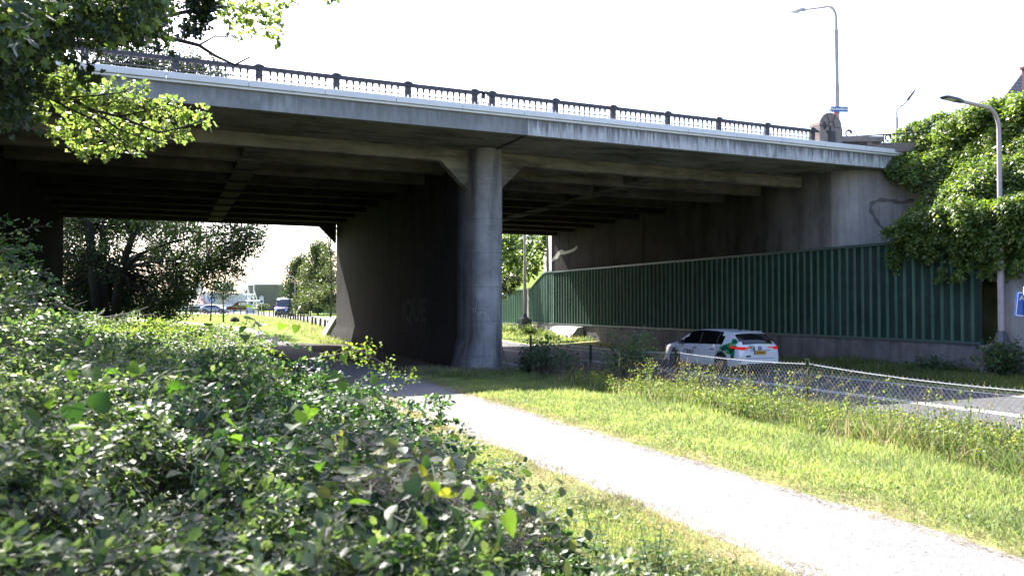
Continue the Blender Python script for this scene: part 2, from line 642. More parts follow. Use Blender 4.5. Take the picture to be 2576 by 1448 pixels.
# keep the sheet a little below the path and the carriageway that lie on it
inpath = (gx > path_l(gy) - .02) & (gx < path_r(gy) + .02) & (gy < 96)
gv[..., 2] -= np.where(inpath, .0, 0)
inroad = (gx >= 12.5) & (gx <= 20.4)
gv[..., 2] -= np.where(inroad, .05, 0)
ny, nx = gx.shape
idx = np.arange(ny * nx).reshape(ny, nx)
gf = np.stack([idx[:-1, :-1], idx[:-1, 1:], idx[1:, 1:], idx[1:, :-1]], -1).reshape(-1, 4)

m, nt, out = new_mat('earth_and_turf')
p = N(nt, 'ShaderNodeBsdfPrincipled')
p.inputs['Roughness'].default_value = .95
p.inputs['Specular IOR Level'].default_value = .1
geo = N(nt, 'ShaderNodeNewGeometry')
sx = N(nt, 'ShaderNodeSeparateXYZ')
nt.links.new(geo.outputs['Position'], sx.inputs[0])
turf = ramp(nt, noise(nt, 1.3, 6), [(.3, (.10, .135, .04)), (.52, (.18, .20, .075)), (.7, (.30, .25, .15))])
lawn = ramp(nt, noise(nt, .35, 6, .6), [(.3, (.13, .20, .035)), (.7, (.20, .28, .06))])
dirt = ramp(nt, noise(nt, 2.2, 7, .65), [(.3, (.03, .027, .025)), (.7, (.085, .075, .068))])


def mrange(src, a, b):
    r = N(nt, 'ShaderNodeMapRange')
    r.inputs['From Min'].default_value = a
    r.inputs['From Max'].default_value = b
    nt.links.new(src, r.inputs['Value'])
    return r.outputs[0]


far = mrange(sx.outputs[1], 43.2, 45.0)
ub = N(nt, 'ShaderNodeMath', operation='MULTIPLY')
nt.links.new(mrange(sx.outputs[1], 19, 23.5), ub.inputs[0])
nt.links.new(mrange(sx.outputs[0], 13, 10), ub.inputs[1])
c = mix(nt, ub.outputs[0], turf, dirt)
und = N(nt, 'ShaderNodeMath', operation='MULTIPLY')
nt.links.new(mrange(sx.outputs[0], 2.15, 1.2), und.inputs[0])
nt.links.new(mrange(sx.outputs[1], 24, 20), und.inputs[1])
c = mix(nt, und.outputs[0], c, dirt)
c = mix(nt, far, c, lawn)
nt.links.new(c, p.inputs['Base Color'])
b = N(nt, 'ShaderNodeBump')
b.inputs['Strength'].default_value = .6
b.inputs['Distance'].default_value = .05
nt.links.new(noise(nt, 14, 6, .7), b.inputs['Height'])
nt.links.new(b.outputs[0], p.inputs['Normal'])
nt.links.new(p.outputs[0], out.inputs[0])
M['earth'] = m
tag(np_mesh('ground', gv.reshape(-1, 3), [gf], M['earth'], smooth=True), kind='structure')


def asphalt(name, c0, c1, speck, sp_lo, sp_hi, sp_scale, pale=None, bump=.35):
    m, nt, out = new_mat(name)
    p = N(nt, 'ShaderNodeBsdfPrincipled')
    p.inputs['Roughness'].default_value = .85
    p.inputs['Specular IOR Level'].default_value = .3
    col = ramp(nt, noise(nt, .9, 6, .6), [(.3, c0), (.7, c1)])
    s = ramp(nt, noise(nt, sp_scale, 3, .6), [(sp_lo, (0, 0, 0)), (sp_hi, (1, 1, 1))])
    col = mix(nt, s, col, speck)
    if pale:
        s2 = ramp(nt, noise(nt, sp_scale * 1.7, 2, .5), [(.58, (0, 0, 0)), (.66, (.7, .7, .7))])
        col = mix(nt, s2, col, pale)
    nt.links.new(col, p.inputs['Base Color'])
    b = N(nt, 'ShaderNodeBump')
    b.inputs['Strength'].default_value = bump
    b.inputs['Distance'].default_value = .01
    nt.links.new(noise(nt, sp_scale * 1.3, 4, .7), b.inputs['Height'])
    nt.links.new(b.outputs[0], p.inputs['Normal'])
    nt.links.new(p.outputs[0], out.inputs[0])
    return m


M['path'] = asphalt('worn_grey_asphalt', (.128, .126, .124), (.175, .172, .167), (.05, .05, .055), .56, .70, 42, (.27, .265, .26))
M['road'] = asphalt('dark_asphalt', (.062, .063, .068), (.088, .088, .094), (.04, .04, .042), .60, .72, 34, None, .25)


def strip(name, ysamp, xl, xr, zf, mat, nx=4, wob=0.0, fr=None):
    V, F = [], []
    fr = fr or [k / nx for k in range(nx + 1)]
    nx = len(fr) - 1
    for i, y in enumerate(ysamp):
        a, b_ = float(xl(y)), float(xr(y))
        if wob:
            a += wob * (math.sin(y * 3.1) + .7 * math.sin(y * 7.3 + 1) + .5 * math.sin(y * 17 + 2))
            b_ += wob * (math.sin(y * 2.7 + 2) + .7 * math.sin(y * 8.1) + .5 * math.sin(y * 19))
        for k in range(nx + 1):
            x = a + (b_ - a) * fr[k]
            V.append((x, y, float(zf(x, y)) - (.035 if wob and k in (0, nx) else 0)))
    for i in range(len(ysamp) - 1):
        for k in range(nx):
            q = i * (nx + 1) + k
            F.append((q, q + 1, q + nx + 2, q + nx + 1))
    return np_mesh(name, np.array(V), [np.array(F)], mat, smooth=True)


psy = np.concatenate([np.arange(-8, 30, .12), np.arange(30, 96, 1.0)])
tag(strip('path', psy, path_l, path_r, lambda x, y: pathz(y) + .012, M['path'], 4, .032, [0, .035, .25, .5, .75, .965, 1]), kind='structure')
rsy = np.concatenate([np.arange(-30, 100, 2.0), np.arange(100, 420, 10.0)])
tag(strip('road', rsy, lambda y: 12.35, lambda y: 20.5, lambda x, y: roadz(y) - .012, M['road'], 4), kind='structure')
lnz = lambda x, y: roadz(y) - .007
for nm, x0, w in (('centre_line', 16.42, .10), ('centre_line', 16.68, .10), ('edge_line', 20.05, .12), ('edge_line', 12.75, .12)):
    tag(strip(nm, rsy, lambda y: x0, lambda y: x0 + w, lnz, M['mark'], 1), kind='structure')
# car park / side street far behind the bridge
mb = MB()
mb.add([(-70, 126, .168), (12.4, 126, .168), (12.4, 131, .168), (-70, 131, .168)], [(0, 1, 2, 3)])
mb.add([(-90, 150, .168), (12.4, 150, .168), (12.4, 172, .168), (-90, 172, .168)], [(0, 1, 2, 3)])
tag(mb.build('side_street', M['path']), kind='structure')
# steel edging on the left side of the path under the bridge
mb = MB()
ysr = np.arange(23, 50.1, 1.0)
for y0, y1 in zip(ysr[:-1], ysr[1:]):
    a, b_ = float(path_l(y0)) - .05, float(path_l(y1)) - .05
    za, zb = float(pathz(y0)), float(pathz(y1))
    mb.add([(a - .05, y0, za - .1), (a, y0, za - .1), (a, y0, za + .075), (a - .05, y0, za + .075),
            (b_ - .05, y1, zb - .1), (b_, y1, zb - .1), (b_, y1, zb + .075), (b_ - .05, y1, zb + .075)],
           [(0, 1, 5, 4), (1, 2, 6, 5), (2, 3, 7, 6), (3, 0, 4, 7)])
tag(mb.build('path_edging', M['kerb']), kind='structure')
# ---------------------------------------------------------------- the bridge
DY0, DY1 = 22.7, 49.2            # near and far deck edges
ZS = EYE + 5.28                  # slab underside
XL, XR = -4.72, 24.4              # faces of the two abutments
PX0, PX1 = 9.65, 10.75           # pier faces
bridge = thing('road_bridge', 'low concrete road bridge with two spans carried on one long middle pier', 'bridge', (10.2, 25, 0))

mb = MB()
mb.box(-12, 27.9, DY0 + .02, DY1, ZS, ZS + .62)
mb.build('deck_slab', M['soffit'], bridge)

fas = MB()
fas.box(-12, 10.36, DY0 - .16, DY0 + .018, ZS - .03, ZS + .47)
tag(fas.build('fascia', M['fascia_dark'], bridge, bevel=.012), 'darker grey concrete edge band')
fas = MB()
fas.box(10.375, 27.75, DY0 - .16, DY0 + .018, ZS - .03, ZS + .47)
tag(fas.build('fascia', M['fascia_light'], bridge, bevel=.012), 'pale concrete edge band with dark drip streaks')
cop = MB()
x = -12.0
while x < 27.8:
    x1 = min(x + 2.02, 27.8)
    cop.box(x, x1 - .012, DY0 - .30, DY0 + .9, ZS + .545, ZS + .72)
    x = x1
cop.box(-12, 27.8, DY0 - .24, DY0 + .3, ZS + .475, ZS + .54)
cop.build('coping', M['coping'], bridge, bevel=.012)
mb = MB()
mb.box(-12, 60, DY0 + .95, DY1, ZS + .625, ZS + .72)
mb.build('deck_surface', M['road'], bridge)
mb = MB()
mb.box(-12, 28.2, DY1 + .005, DY1 + .18, ZS - .35, ZS + .72)
mb.build('fascia', M['girder'], bridge)

NG = 10
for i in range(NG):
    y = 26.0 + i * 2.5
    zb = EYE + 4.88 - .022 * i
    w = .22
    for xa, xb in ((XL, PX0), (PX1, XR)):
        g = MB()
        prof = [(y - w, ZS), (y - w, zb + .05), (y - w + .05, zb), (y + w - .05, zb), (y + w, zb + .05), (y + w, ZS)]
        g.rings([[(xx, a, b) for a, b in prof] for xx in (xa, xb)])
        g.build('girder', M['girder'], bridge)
    for s, fx in ((-1, PX0), (1, PX1)) if i in (0, NG - 1) else ():
        g = MB()
        g.prism([(fx, y - .17, zb + .02), (fx + s * 1.0, y - .17, zb + .02), (fx, y - .17, zb - .95)], (0, .34, 0))
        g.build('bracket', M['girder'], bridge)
for xx in (2.8, 17.7):
    g = MB()
    for i in range(NG - 1):
        y = 26.0 + i * 2.5
        g.box(xx - .38, xx + .38, y + .225, y + 2.275, EYE + 4.92 - .02 * i, ZS)
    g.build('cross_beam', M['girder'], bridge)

# pier: long wall with rounded ends, flaring at the foot
def pier_ring(off, z, rx=0.0):
    pts = []
    cx, r = (PX0 + PX1) / 2, (PX1 - PX0) / 2 + off
    ya, yb = 25.0 + (PX1 - PX0) / 2, 48.7 - (PX1 - PX0) / 2
    for k in range(13):
        a = math.pi + math.pi * k / 12
        q = r - off + off * (.55 * max(0, -math.cos(a)) ** 2)
        pts.append((cx + q * math.cos(a), ya + q * math.sin(a), z))
    for k in range(13):
        a = math.pi * k / 12
        pts.append((cx + r * math.cos(a), yb + r * math.sin(a), z))
    return pts


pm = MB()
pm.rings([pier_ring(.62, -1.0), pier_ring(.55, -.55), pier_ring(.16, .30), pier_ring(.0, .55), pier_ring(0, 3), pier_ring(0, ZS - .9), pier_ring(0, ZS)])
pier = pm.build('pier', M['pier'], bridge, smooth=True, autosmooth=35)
# the lit far foot of the pier
mb = MB()
mb.prism([(8.7, 48.75, -.8), (10.2, 48.75, -.8), (10.2, 48.75, .95), (9.75, 48.75, .95)], (0, 1.5, 0))
mb.build('pier_foot', M['block'], bridge)

# open joint in the slab over the pier
mb = MB()
mb.box(10.33, 10.40, DY0 - .1, 25.1, ZS - .035, ZS - .004)
mb.build('expansion_joint', M['joint'], bridge)
# abutments
mb = MB()
mb.box(XR, XR + .55, 24.2, 49.1, -1.0, ZS)
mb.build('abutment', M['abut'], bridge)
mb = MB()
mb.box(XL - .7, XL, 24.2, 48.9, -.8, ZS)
tag(mb.build('abutment', M['abut_black'], bridge), 'abutment wall coloured black for its deep shade')
# near wing wall: turns out from the abutment with a rounded corner
pts = []
for k in range(9):
    a = rad(0 + 62 * k / 8)
    R_ = .9
    pts.append((XR + R_ - R_ * math.cos(a), 24.2 - R_ * math.sin(a)))
dx, dy = math.sin(rad(62)), -math.cos(rad(62))
for L in (1.0, 2.2, 3.4, 5.0):
    pts.append((pts[8][0] + dx * L, pts[8][1] + dy * L))
mb = MB()
inner = [(x_ + .5, y_ + .35) for x_, y_ in pts]
for k in range(len(pts) - 1):
    a, b_, c_, d_ = pts[k], pts[k + 1], inner[k + 1], inner[k]
    for z0, z1 in ((-1, ZS - .004),):
        mb.add([(*a, z0), (*b_, z0), (*b_, z1), (*a, z1), (*d_, z0), (*c_, z0), (*c_, z1), (*d_, z1)],
               [(0, 1, 2, 3), (5, 4, 7, 6), (3, 2, 6, 7), (0, 4, 5, 1)] + ([(0, 3, 7, 4)] if k == 0 else []) + ([(1, 5, 6, 2)] if k == len(pts) - 2 else []))
wing = mb.build('wing_wall', M['wing'], bridge, smooth=True, autosmooth=30)
# far wing wall
mb = MB()
mb.prism([(XR, 49.12, -.6), (XR + .5, 49.12, -.6), (XR + 4.2, 58.2, -.6), (XR + 3.7, 58.2, -.6)], (0, 0, 7.2))
mb.build('wing_wall', M['block'], bridge)
# drain pipe on the far wing wall
mb = MB()
mb.tube([(XR + .42, 50.6, ZS - .4), (XR + .42, 50.6, 2.5)], .06, 8)
tag(mb.build('drain_pipe', M['lamp_dark'], bridge))
# pale splash of white paint near the far corner of the abutment
mb = MB()
spl = [(at(px, py, x=XR - .004)) for px, py in [(1386, 652), (1397, 643), (1404, 632), (1413, 627), (1420, 632), (1432, 629), (1445, 624), (1451, 617), (1452, 624), (1444, 632),
                                                 (1430, 637), (1418, 640), (1408, 640), (1403, 650), (1397, 652), (1390, 658)]]
mb.add(spl, [tuple(range(len(spl)))])
tag(mb.build('paint_patch', plain('faded_white_paint', (.42, .41, .38), .8), bridge), 'ragged patch of white paint')
# wavy dark damp mark on the near wing wall
def on_wing(px, py, off=.006):
    best = None
    k = ray(px, py)
    for i in range(len(pts) - 1):
        (x0, y0), (x1, y1) = pts[i], pts[i + 1]
        ex, ey = x1 - x0, y1 - y0
        nx_, ny_ = ey, -ex
        den = k.x * nx_ + k.y * ny_
        if abs(den) < 1e-9:
            continue
        t = ((x0 - CAM.x) * nx_ + (y0 - CAM.y) * ny_) / den
        P = CAM + k * t
        s = ((P.x - x0) * ex + (P.y - y0) * ey) / (ex * ex + ey * ey)
        if -.01 <= s <= 1.01 and t > 0:
            P = CAM + k * (t - off)
            if best is None or t < best[0]:
                best = (t, P)
    return best[1] if best else None


st = [(2300, 502), (2268, 510), (2240, 504), (2212, 503), (2192, 512), (2190, 528), (2202, 550), (2214, 568), (2234, 582), (2250, 600), (2262, 622)]
fine = []
for (a, b_), (c_, d_) in zip(st[:-1], st[1:]):
    for k in range(4):
        fine.append((a + (c_ - a) * k / 4, b_ + (d_ - b_) * k / 4))
mb = MB()
V, F = [], []
for i, (px, py) in enumerate(fine):
    q0, q1 = fine[max(i - 1, 0)], fine[min(i + 1, len(fine) - 1)]
    tx, ty = q1[0] - q0[0], q1[1] - q0[1]
    L = math.hypot(tx, ty)
    w_ = 4.2 + 1.6 * math.sin(i * 1.3)
    A, B = on_wing(px - ty / L * w_, py + tx / L * w_), on_wing(px + ty / L * w_, py - tx / L * w_)
    if A is None or B is None:
        continue
    V += [A, B]
F = [(2 * i, 2 * i + 2, 2 * i + 3, 2 * i + 1) for i in range(len(V) // 2 - 1)]
mb.add(V, F)
mb.build('damp_stain', plain('dark_damp_stain', (.15, .145, .145), .85, var=.3, vscale=3), wing)

# faded lettering sprayed on the pier
def text_mesh(name, body, size, mat, parent, matrix, extrude=.002, bold=0.0, sx=1.0, align='CENTER'):
    cu = bpy.data.curves.new(name + '_curve', 'FONT')
    cu.body = body
    cu.size = size
    cu.extrude = extrude
    cu.offset = bold
    cu.align_x = align
    cu.align_y = 'CENTER'
    cu.resolution_u = 3
    tmp = bpy.data.objects.new('tmp_text', cu)
    COL.objects.link(tmp)
    dg = bpy.context.evaluated_depsgraph_get()
    me = bpy.data.meshes.new_from_object(tmp.evaluated_get(dg))
    bpy.data.objects.remove(tmp)
    me.transform(Matrix.Diagonal((sx, 1, 1, 1)))
    me.transform(matrix)
    me.materials.clear()
    me.materials.append(mat)
    return link(name, me, parent)


def frame(origin, xdir, up):
    """matrix whose x is the reading direction and y is up on the face"""
    xd = Vector(xdir).normalized()
    u_ = Vector(up).normalized()
    z_ = xd.cross(u_)
    Mx = Matrix.Identity(4)
    for i in range(3):
        Mx[i][0], Mx[i][1], Mx[i][2], Mx[i][3] = xd[i], u_[i], z_[i], origin[i]
    return Mx


p0 = at(1040, 783, x=PX0 - .004)
text_mesh('graffiti', 'iQUE', 1.25, plain('faded_spray_paint', (.018, .017, .0165), .9), pier, frame((PX0 - .004, p0.y, p0.z), (0, -1, 0), (0, 0, 1)), .001, .04, 1.25)
# scratched white tag marks and black drips on the rounded nose
def on_nose(px, py, off=.006):
    k = ray(px, py)
    cx, cy, r = (PX0 + PX1) / 2, 25.55, (PX1 - PX0) / 2 + off
    a = k.x ** 2 + k.y ** 2
    b_ = 2 * (k.x * -cx + k.y * -cy)
    c_ = cx * cx + cy * cy - r * r
    dsc = b_ * b_ - 4 * a * c_
    if dsc < 0:
        return None
    t = (-b_ - math.sqrt(dsc)) / (2 * a)
    return CAM + k * t


def nose_lines(lines, r, mat, name):
    mb = MB()
    for ln in lines:
        P = [on_nose(*q) for q in ln]
        P = [q for q in P if q]
        if len(P) > 1:
            mb.tube(P, r, 4)
    return mb.build(name, mat, pier)


Z2 = lambda l: [((1240 + x_ * .2717) / 1.4907, (1050 + y_ * .2717) / 1.4907) for x_, y_ in l]
nose_lines([Z2([(2010, 300), (2015, 390), (2120, 392)]), Z2([(1995, 370), (2000, 450)]), Z2([(2030, 460), (2090, 440), (2165, 470), (2180, 540), (2200, 600)]),
            Z2([(1940, 400), (1965, 380), (1975, 440)])], .006, plain('chalk_scratch', (.5, .5, .52), .9), 'scratch_mark')
nose_lines([Z2([(1740, 480), (1755, 540), (1750, 610)]), Z2([(1750, 490), (1800, 560), (1805, 640)]), Z2([(1770, 560), (1768, 700)]), Z2([(1725, 520), (1745, 560)])],
           .018, plain('black_spray_paint', (.02, .02, .022), .8), 'paint_drip')
# ---------------------------------------------------------------- iron railing on the deck edge
ZC = ZS + .72                     # top of the coping
RY = DY0 + .42                    # railing line
railposts_a = [-6.1, -3.95, -1.8, .34, 2.47, 4.6, 6.72, 8.84]
railposts_b = [9.42, 11.62, 13.76, 15.92, 18.08, 20.24, 22.40]


def rail_post(mb, x):
    y = RY
    mb.box(x - .09, x - .03, y - .05, y + .05, ZC - .3, ZC + .26)
    mb.box(x + .03, x + .09, y - .05, y + .05, ZC - .3, ZC + .26)
    mb.box(x - .09, x + .09, y - .05, y + .05, ZC + .261, ZC + .50)
    mb.box(x - .105, x + .105, y - .06, y + .06, ZC + .33, ZC + .35)
    # domed cap
    pr = []
    for k in range(9):
        a = math.pi * k / 8
        pr.append((x + .15 * math.cos(a), y - .07, ZC + .565 + .085 * math.sin(a)))
    mb.prism([(x - .15, y - .07, ZC + .50), (x + .15, y - .07, ZC + .50)] + pr, (0, .14, 0))
    mb.prism([(x - .05, y - .10, ZC + .47), (x + .05, y - .10, ZC + .47), (x, y - .085, ZC + .62)], (0, .03, 0))


def rail_panel(mb, x0, x1):
    y = RY
    a, b_ = x0 + .11, x1 - .11
    # top rail with a rounded upper edge
    prof = [(-.035, ZC + .487), (-.04, ZC + .495), (-.04, ZC + .575), (-.025, ZC + .60), (.025, ZC + .60), (.04, ZC + .575), (.04, ZC + .495), (.035, ZC + .487)]
    mb.rings([[(xx, y + q, z) for q, z in prof] for xx in (a, b_)])
    mb.box(a + .06, b_ - .06, y - .012, y + .012, ZC + .262, ZC + .284)
    for xx in (a + .05, b_ - .072):
        mb.box(xx, xx + .024, y - .012, y + .012, ZC - .3, ZC + .284)
    n = 10
    for k in range(1, n):
        xx = a + (b_ - a) * k / n
        w0 = .016
        rs = []
        for z, w in ((ZC - .3, .011), (ZC + .24, .012), (ZC + .272, .026), (ZC + .30, .012), (ZC + .37, .013), (ZC + .41, .03), (ZC + .44, .024), (ZC + .486, .045)):
            rs.append([(xx - w, y - .016, z), (xx + w, y - .016, z), (xx + w, y + .016, z), (xx - w, y + .016, z)])
        mb.rings(rs)


def rail_scroll(mb, x, s):
    """curled end of the top rail with the square bar frame under it"""
    y = RY
    path = [(x + s * .09, ZC + .53, .045), (x + s * .17, ZC + .585, .045), (x + s * .25, ZC + .585, .04), (x + s * .31, ZC + .53, .035), (x + s * .32, ZC + .46, .028),
            (x + s * .285, ZC + .41, .018), (x + s * .23, ZC + .395, .008)]
    o, i_ = [], []
    for k, (px, pz, w) in enumerate(path):
        q0, q1 = path[max(0, k - 1)], path[min(len(path) - 1, k + 1)]
        tx, tz = q1[0] - q0[0], q1[1] - q0[1]
        L = math.hypot(tx, tz)
        nx_, nz_ = -tz / L, tx / L
        o.append((px + nx_ * w, y - .03, pz + nz_ * w))
        i_.append((px - nx_ * w, y - .03, pz - nz_ * w))
    for k in range(len(path) - 1):
        mb.prism([o[k], o[k + 1], i_[k + 1], i_[k]], (0, .06, 0))
    mb.box(min(x + s * .345, x + s * .36), max(x + s * .345, x + s * .36), y - .012, y + .012, ZC - .3, ZC + .50)
    for q in (.13, .29):
        mb.box(x + s * q - .012, x + s * q + .012, y - .012, y + .012, ZC - .3, ZC + .262)
    mb.box(x + min(s * .12, s * .30), x + max(s * .12, s * .30), y - .011, y + .011, ZC + .263, ZC + .284)


for posts, s_end, lab in ((railposts_a, 8.84, 'ornate grey iron railing above the darker bridge edge, ending in a curl at the gap'),
                          (railposts_b, 9.42, 'ornate grey iron railing from the gap to the round-topped stone pillar')):
    r = thing('iron_railing', lab, 'railing', (posts[0], RY, ZC), group='iron railings on the bridge')
    for x in posts:
        mb = MB()
        rail_post(mb, x)
        mb.build('post', M['iron'], r)
    for a, b_ in zip(posts[:-1], posts[1:]):
        mb = MB()
        rail_panel(mb, a, b_)
        mb.build('rail_panel', M['iron'], r)
    mb = MB()
    rail_scroll(mb, s_end, 1 if s_end < 9 else -1)
    mb.build('scroll', M['iron'], r)
    if s_end > 9:
        mb = MB()
        mb.prism([(22.5, RY - .04, ZC + .50), (23.1, RY - .19, ZC + .45), (23.1, RY - .19, ZC + .58), (22.5, RY - .04, ZC + .58)], (0, .03, 0))
        mb.prism([(23.02, RY - .20, ZC + .22), (23.12, RY - .20, ZC + .22), (23.16, RY - .2, ZC + .50), (23.12, RY - .2, ZC + .78), (23.05, RY - .2, ZC + .52)], (0, .03, 0))
        path = []
        for k in range(15):
            a = rad(-60 + 360 * k / 14)
            q = .16 - .009 * k
            path.append((22.72 + q * math.cos(a), RY - .21, ZC + .76 + q * math.sin(a)))
        mb.tube(path, [.04 - .002 * k for k in range(15)], 6)
        mb.build('anchor_bracket', M['iron'], r)

# ---------------------------------------------------------------- round-topped stone pillar
pil = thing('stone_pillar', 'squat round-topped granite pillar at the end of the bridge railing', 'stone pillar', (23.2, DY0 + .7, ZC))
pcx, hw, y0, y1 = 23.2, .56, DY0 + .27, DY0 + .86
zt = ZC + .72


def arch(r, z0, n=16):
    return [(pcx + r * math.cos(math.pi * k / n), z0 + r * math.sin(math.pi * k / n)) for k in range(n + 1)]


mb = MB()
mb.box(pcx - hw, pcx + hw, y0, y1, ZC - .1, zt)
mb.build('shaft', M['stone'], pil, bevel=.015)
mb = MB()
mb.prism([(x_, y0 + .02, z_) for x_, z_ in arch(hw - .005, zt + .012)], (0, y1 - y0 - .04, 0))
mb.build('arched_top', M['stone'], pil, bevel=.02)
mb = MB()
mb.prism([(pcx - .17, y0 - .035, ZC + .0), (pcx + .17, y0 - .035, ZC), (pcx + .17, y0 - .035, ZC + .58), (pcx - .17, y0 - .035, ZC + .58)], (0, .034, 0))
mb.build('rubble_panel', M['stone_dark'], pil)
mb = MB()
for a, b_ in (((-.17, .58), (-.17, .72)), ((.17, .58), (.17, .72)), ((-.17, .72), (-.09, .93)), ((.17, .72), (.09, .93)), ((-.09, .93), (.09, .93)),
              ((-.09, .93), (-.21, 1.19)), ((.09, .93), (.21, 1.19)), ((-.53, .725), (-.17, .725)), ((.17, .725), (.53, .725))):
    mb.tube([(pcx + a[0], y0 + .012, ZC + a[1]), (pcx + b_[0], y0 + .012, ZC + b_[1])], .014, 4)
mb.build('joint', M['joint'], pil)

# stone parapet and iron scroll rail beyond the pillar, turning outwards
pd = Vector((1, -.42, 0)).normalized()
pn = Vector((-pd.y, pd.x, 0))
ps0 = Vector((pcx + hw + .03, DY0 + .62, 0))


def pbox(mb, s0, s1, n0, n1, z0, z1):
    q = [ps0 + pd * s0 + pn * n0, ps0 + pd * s1 + pn * n0, ps0 + pd * s1 + pn * n1, ps0 + pd * s0 + pn * n1]
    mb.prism([(v.x, v.y, z0) for v in q], (0, 0, z1 - z0))


par = thing('stone_parapet', 'low stone parapet with a thick cap beside the round-topped pillar', 'parapet', (ps0.x, ps0.y, ZC))
mb = MB()
pbox(mb, 0, 1.72, -.25, .28, ZC + .245, ZC + .45)
mb.build('cap_stone', M['stone'], par, bevel=.015)
mb = MB()
pbox(mb, 0, 1.1, -.16, .2, ZC + .0, ZC + .242)
mb.build('rubble_wall', M['stone_dark'], par)
mb = MB()
pbox(mb, 1.1, 1.3, -.2, .2, ZC + .11, ZC + .242)
mb.build('corbel', M['stone'], par, bevel=.01)
mb = MB()
pbox(mb, 1.36, 5, -.05, .25, ZC - .1, ZC + .242)
mb.build('side_wall', M['stone'], par)
sr = thing('scroll_rail', 'thin dark iron rail with curled ends above the stone parapet', 'iron rail', (ps0.x + .3, ps0.y, ZC + .5))
PZ = lambda s, z, n=.05: tuple((ps0 + pd * s + pn * n).xy) + (ZC + z,)
for cs, cz, tail in ((.52, .63, True), (2.05, .47, False)):
    mb = MB()
    path = []
    for k in range(18):
        a = rad(-75 - 330 * k / 17)
        q = .15 - .0045 * k
        path.append(PZ(cs + q * math.cos(a), cz + q * math.sin(a)))
    mb.tube(path, [.018 + .0022 * k if k < 14 else .049 - .009 * (k - 13) for k in range(18)], 6)
    mb.build('scroll', M['iron'], sr)
mb = MB()
mb.tube([PZ(.53, .49), PZ(1.2, .53), PZ(4.4, .74)], .022, 6)
mb.build('rail_bar', M['iron'], sr)
for s_, z0_ in ((.82, .45), (1.86, .1), (3.0, .1)):
    mb = MB()
    mb.tube([PZ(s_, z0_), PZ(s_, .55 + .06 * (s_ - .82))], .022, 6)
    mb.build('rail_post', M['iron'], sr)


# ---------------------------------------------------------------- street lamps
def lamp(name, label, base, height, arm_dir, arm_len, rise, mat, steps, head, r0=.085, plinth=None, group='street lamps', tilt=0.0):
    b_ = Vector(base)
    o = thing(name, label, 'street lamp', b_, group=group)
    mb = MB()
    z, prof = 0, []
    for h, r in steps:
        prof += [(r, h)]
    mb.lathe(b_, prof, 14)
    mb.build('pole', mat, o, smooth=True, autosmooth=40)
    d = Vector(arm_dir).normalized()
    h0 = steps[-1][0]
    rr = steps[-1][1]
    wd = 1.6 if base[2] > 7 and head == 'flat' else 1.0
    top = b_ + Vector((0, 0, h0))
    bend = height - h0
    P = []
    for k in range(11):
        a = math.pi / 2 * k / 10
        P.append(top + d * (bend * .8 * (1 - math.cos(a))) + Vector((0, 0, bend * math.sin(a))))
    P.append(P[-1] + d * (arm_len - bend * .8) + Vector((0, 0, rise)))
    mb = MB()
    mb.tube(P, [rr * .98] * 11 + [rr * .8], 10)
    mb.build('arm', mat, o, smooth=True, autosmooth=50)
    e = P[-1]
    dd = (P[-1] - P[-2]).normalized()
    side = dd.cross(Vector((0, 0, 1))).normalized()
    up = side.cross(dd)

    def hp(l, s, u_):
        return e + dd * l * (.8 if wd > 1 else 1) + side * s * wd + up * u_ * wd
    mb = MB()
    if head == 'bowl':
        rs = []
        for l, w, t, bt in ((-.08, .05, .045, -.045), (.0, .075, .07, -.06), (.12, .10, .10, -.05), (.4, .12, .10, -.03), (.66, .10, .06, -.02), (.80, .045, .02, -.015)):
            rs.append([hp(l, -w, bt), hp(l, w, bt), hp(l, w * .95, t * .5), hp(l, w * .5, t), hp(l, -w * .5, t), hp(l, -w * .95, t * .5)])
        mb.rings(rs)
        mb.build('lamp_head', M['lamp_grey'], o, smooth=True, autosmooth=50)
        mb = MB()
        rs = []
        for l, w, q in ((.20, .07, -.045), (.3, .10, -.10), (.45, .11, -.12), (.6, .09, -.085), (.70, .05, -.03)):
            rs.append([hp(l, -w, -.034), hp(l, w, -.034), hp(l, w * .7, q), hp(l, -w * .7, q)])
        mb.rings(rs)
        mb.build('glass_bowl', M['lamp_glass'], o, smooth=True, autosmooth=60)
    else:
        rs = []
        for l, w, t, bt in ((-.10, .05, .05, -.05), (.06, .08, .07, -.05), (.2, .13, .055, -.035), (.62, .15, .035, -.025), (.74, .10, .012, -.012)):
            rs.append([hp(l, -w, bt), hp(l, w, bt), hp(l, w, t * .6), hp(l, w * .5, t), hp(l, -w * .5, t), hp(l, -w, t * .6)])
        mb.rings(rs)
        mb.build('lamp_head', M['lamp_dark'], o, smooth=True, autosmooth=40)
        mb = MB()
        mb.prism([hp(.24, -.09, -.036), hp(.24, .09, -.036), hp(.58, .10, -.032), hp(.58, -.10, -.032)], up * -.012)
        mb.build('lens', M['lamp_glass'], o)
    if plinth:
        mb = MB()
        x0, x1, ya, yb, za, zb = plinth
        mb.box(x0, x1, ya, yb, za, zb)
        mb.build('pedestal', M['plinth'], o, bevel=.02)
        mb = MB()
        mb.lathe(b_, [(.36, 0), (.35, .05), (.22, .16), (.13, .42), (.10, .46)], 8)
        mb.build('base_flange', M['lamp_dark'], o)
    return o


# tall lamp on the bridge behind the stone pillar
q = at(2105, 270, y=24.6)
lamp('street_lamp', 'tall grey lamp post behind the stone pillar, its glass-bowl head hanging over the bridge', (q.x, 24.6, ZC - .1), 6.42, (-.12, 1, 0), 1.6, .22, M['lamp_lilac'],
     [(0, .105), (3.08, .10), (3.10, .085), (5.30, .08), (5.32, .055), (5.75, .05)], 'bowl')
lampx = q.x
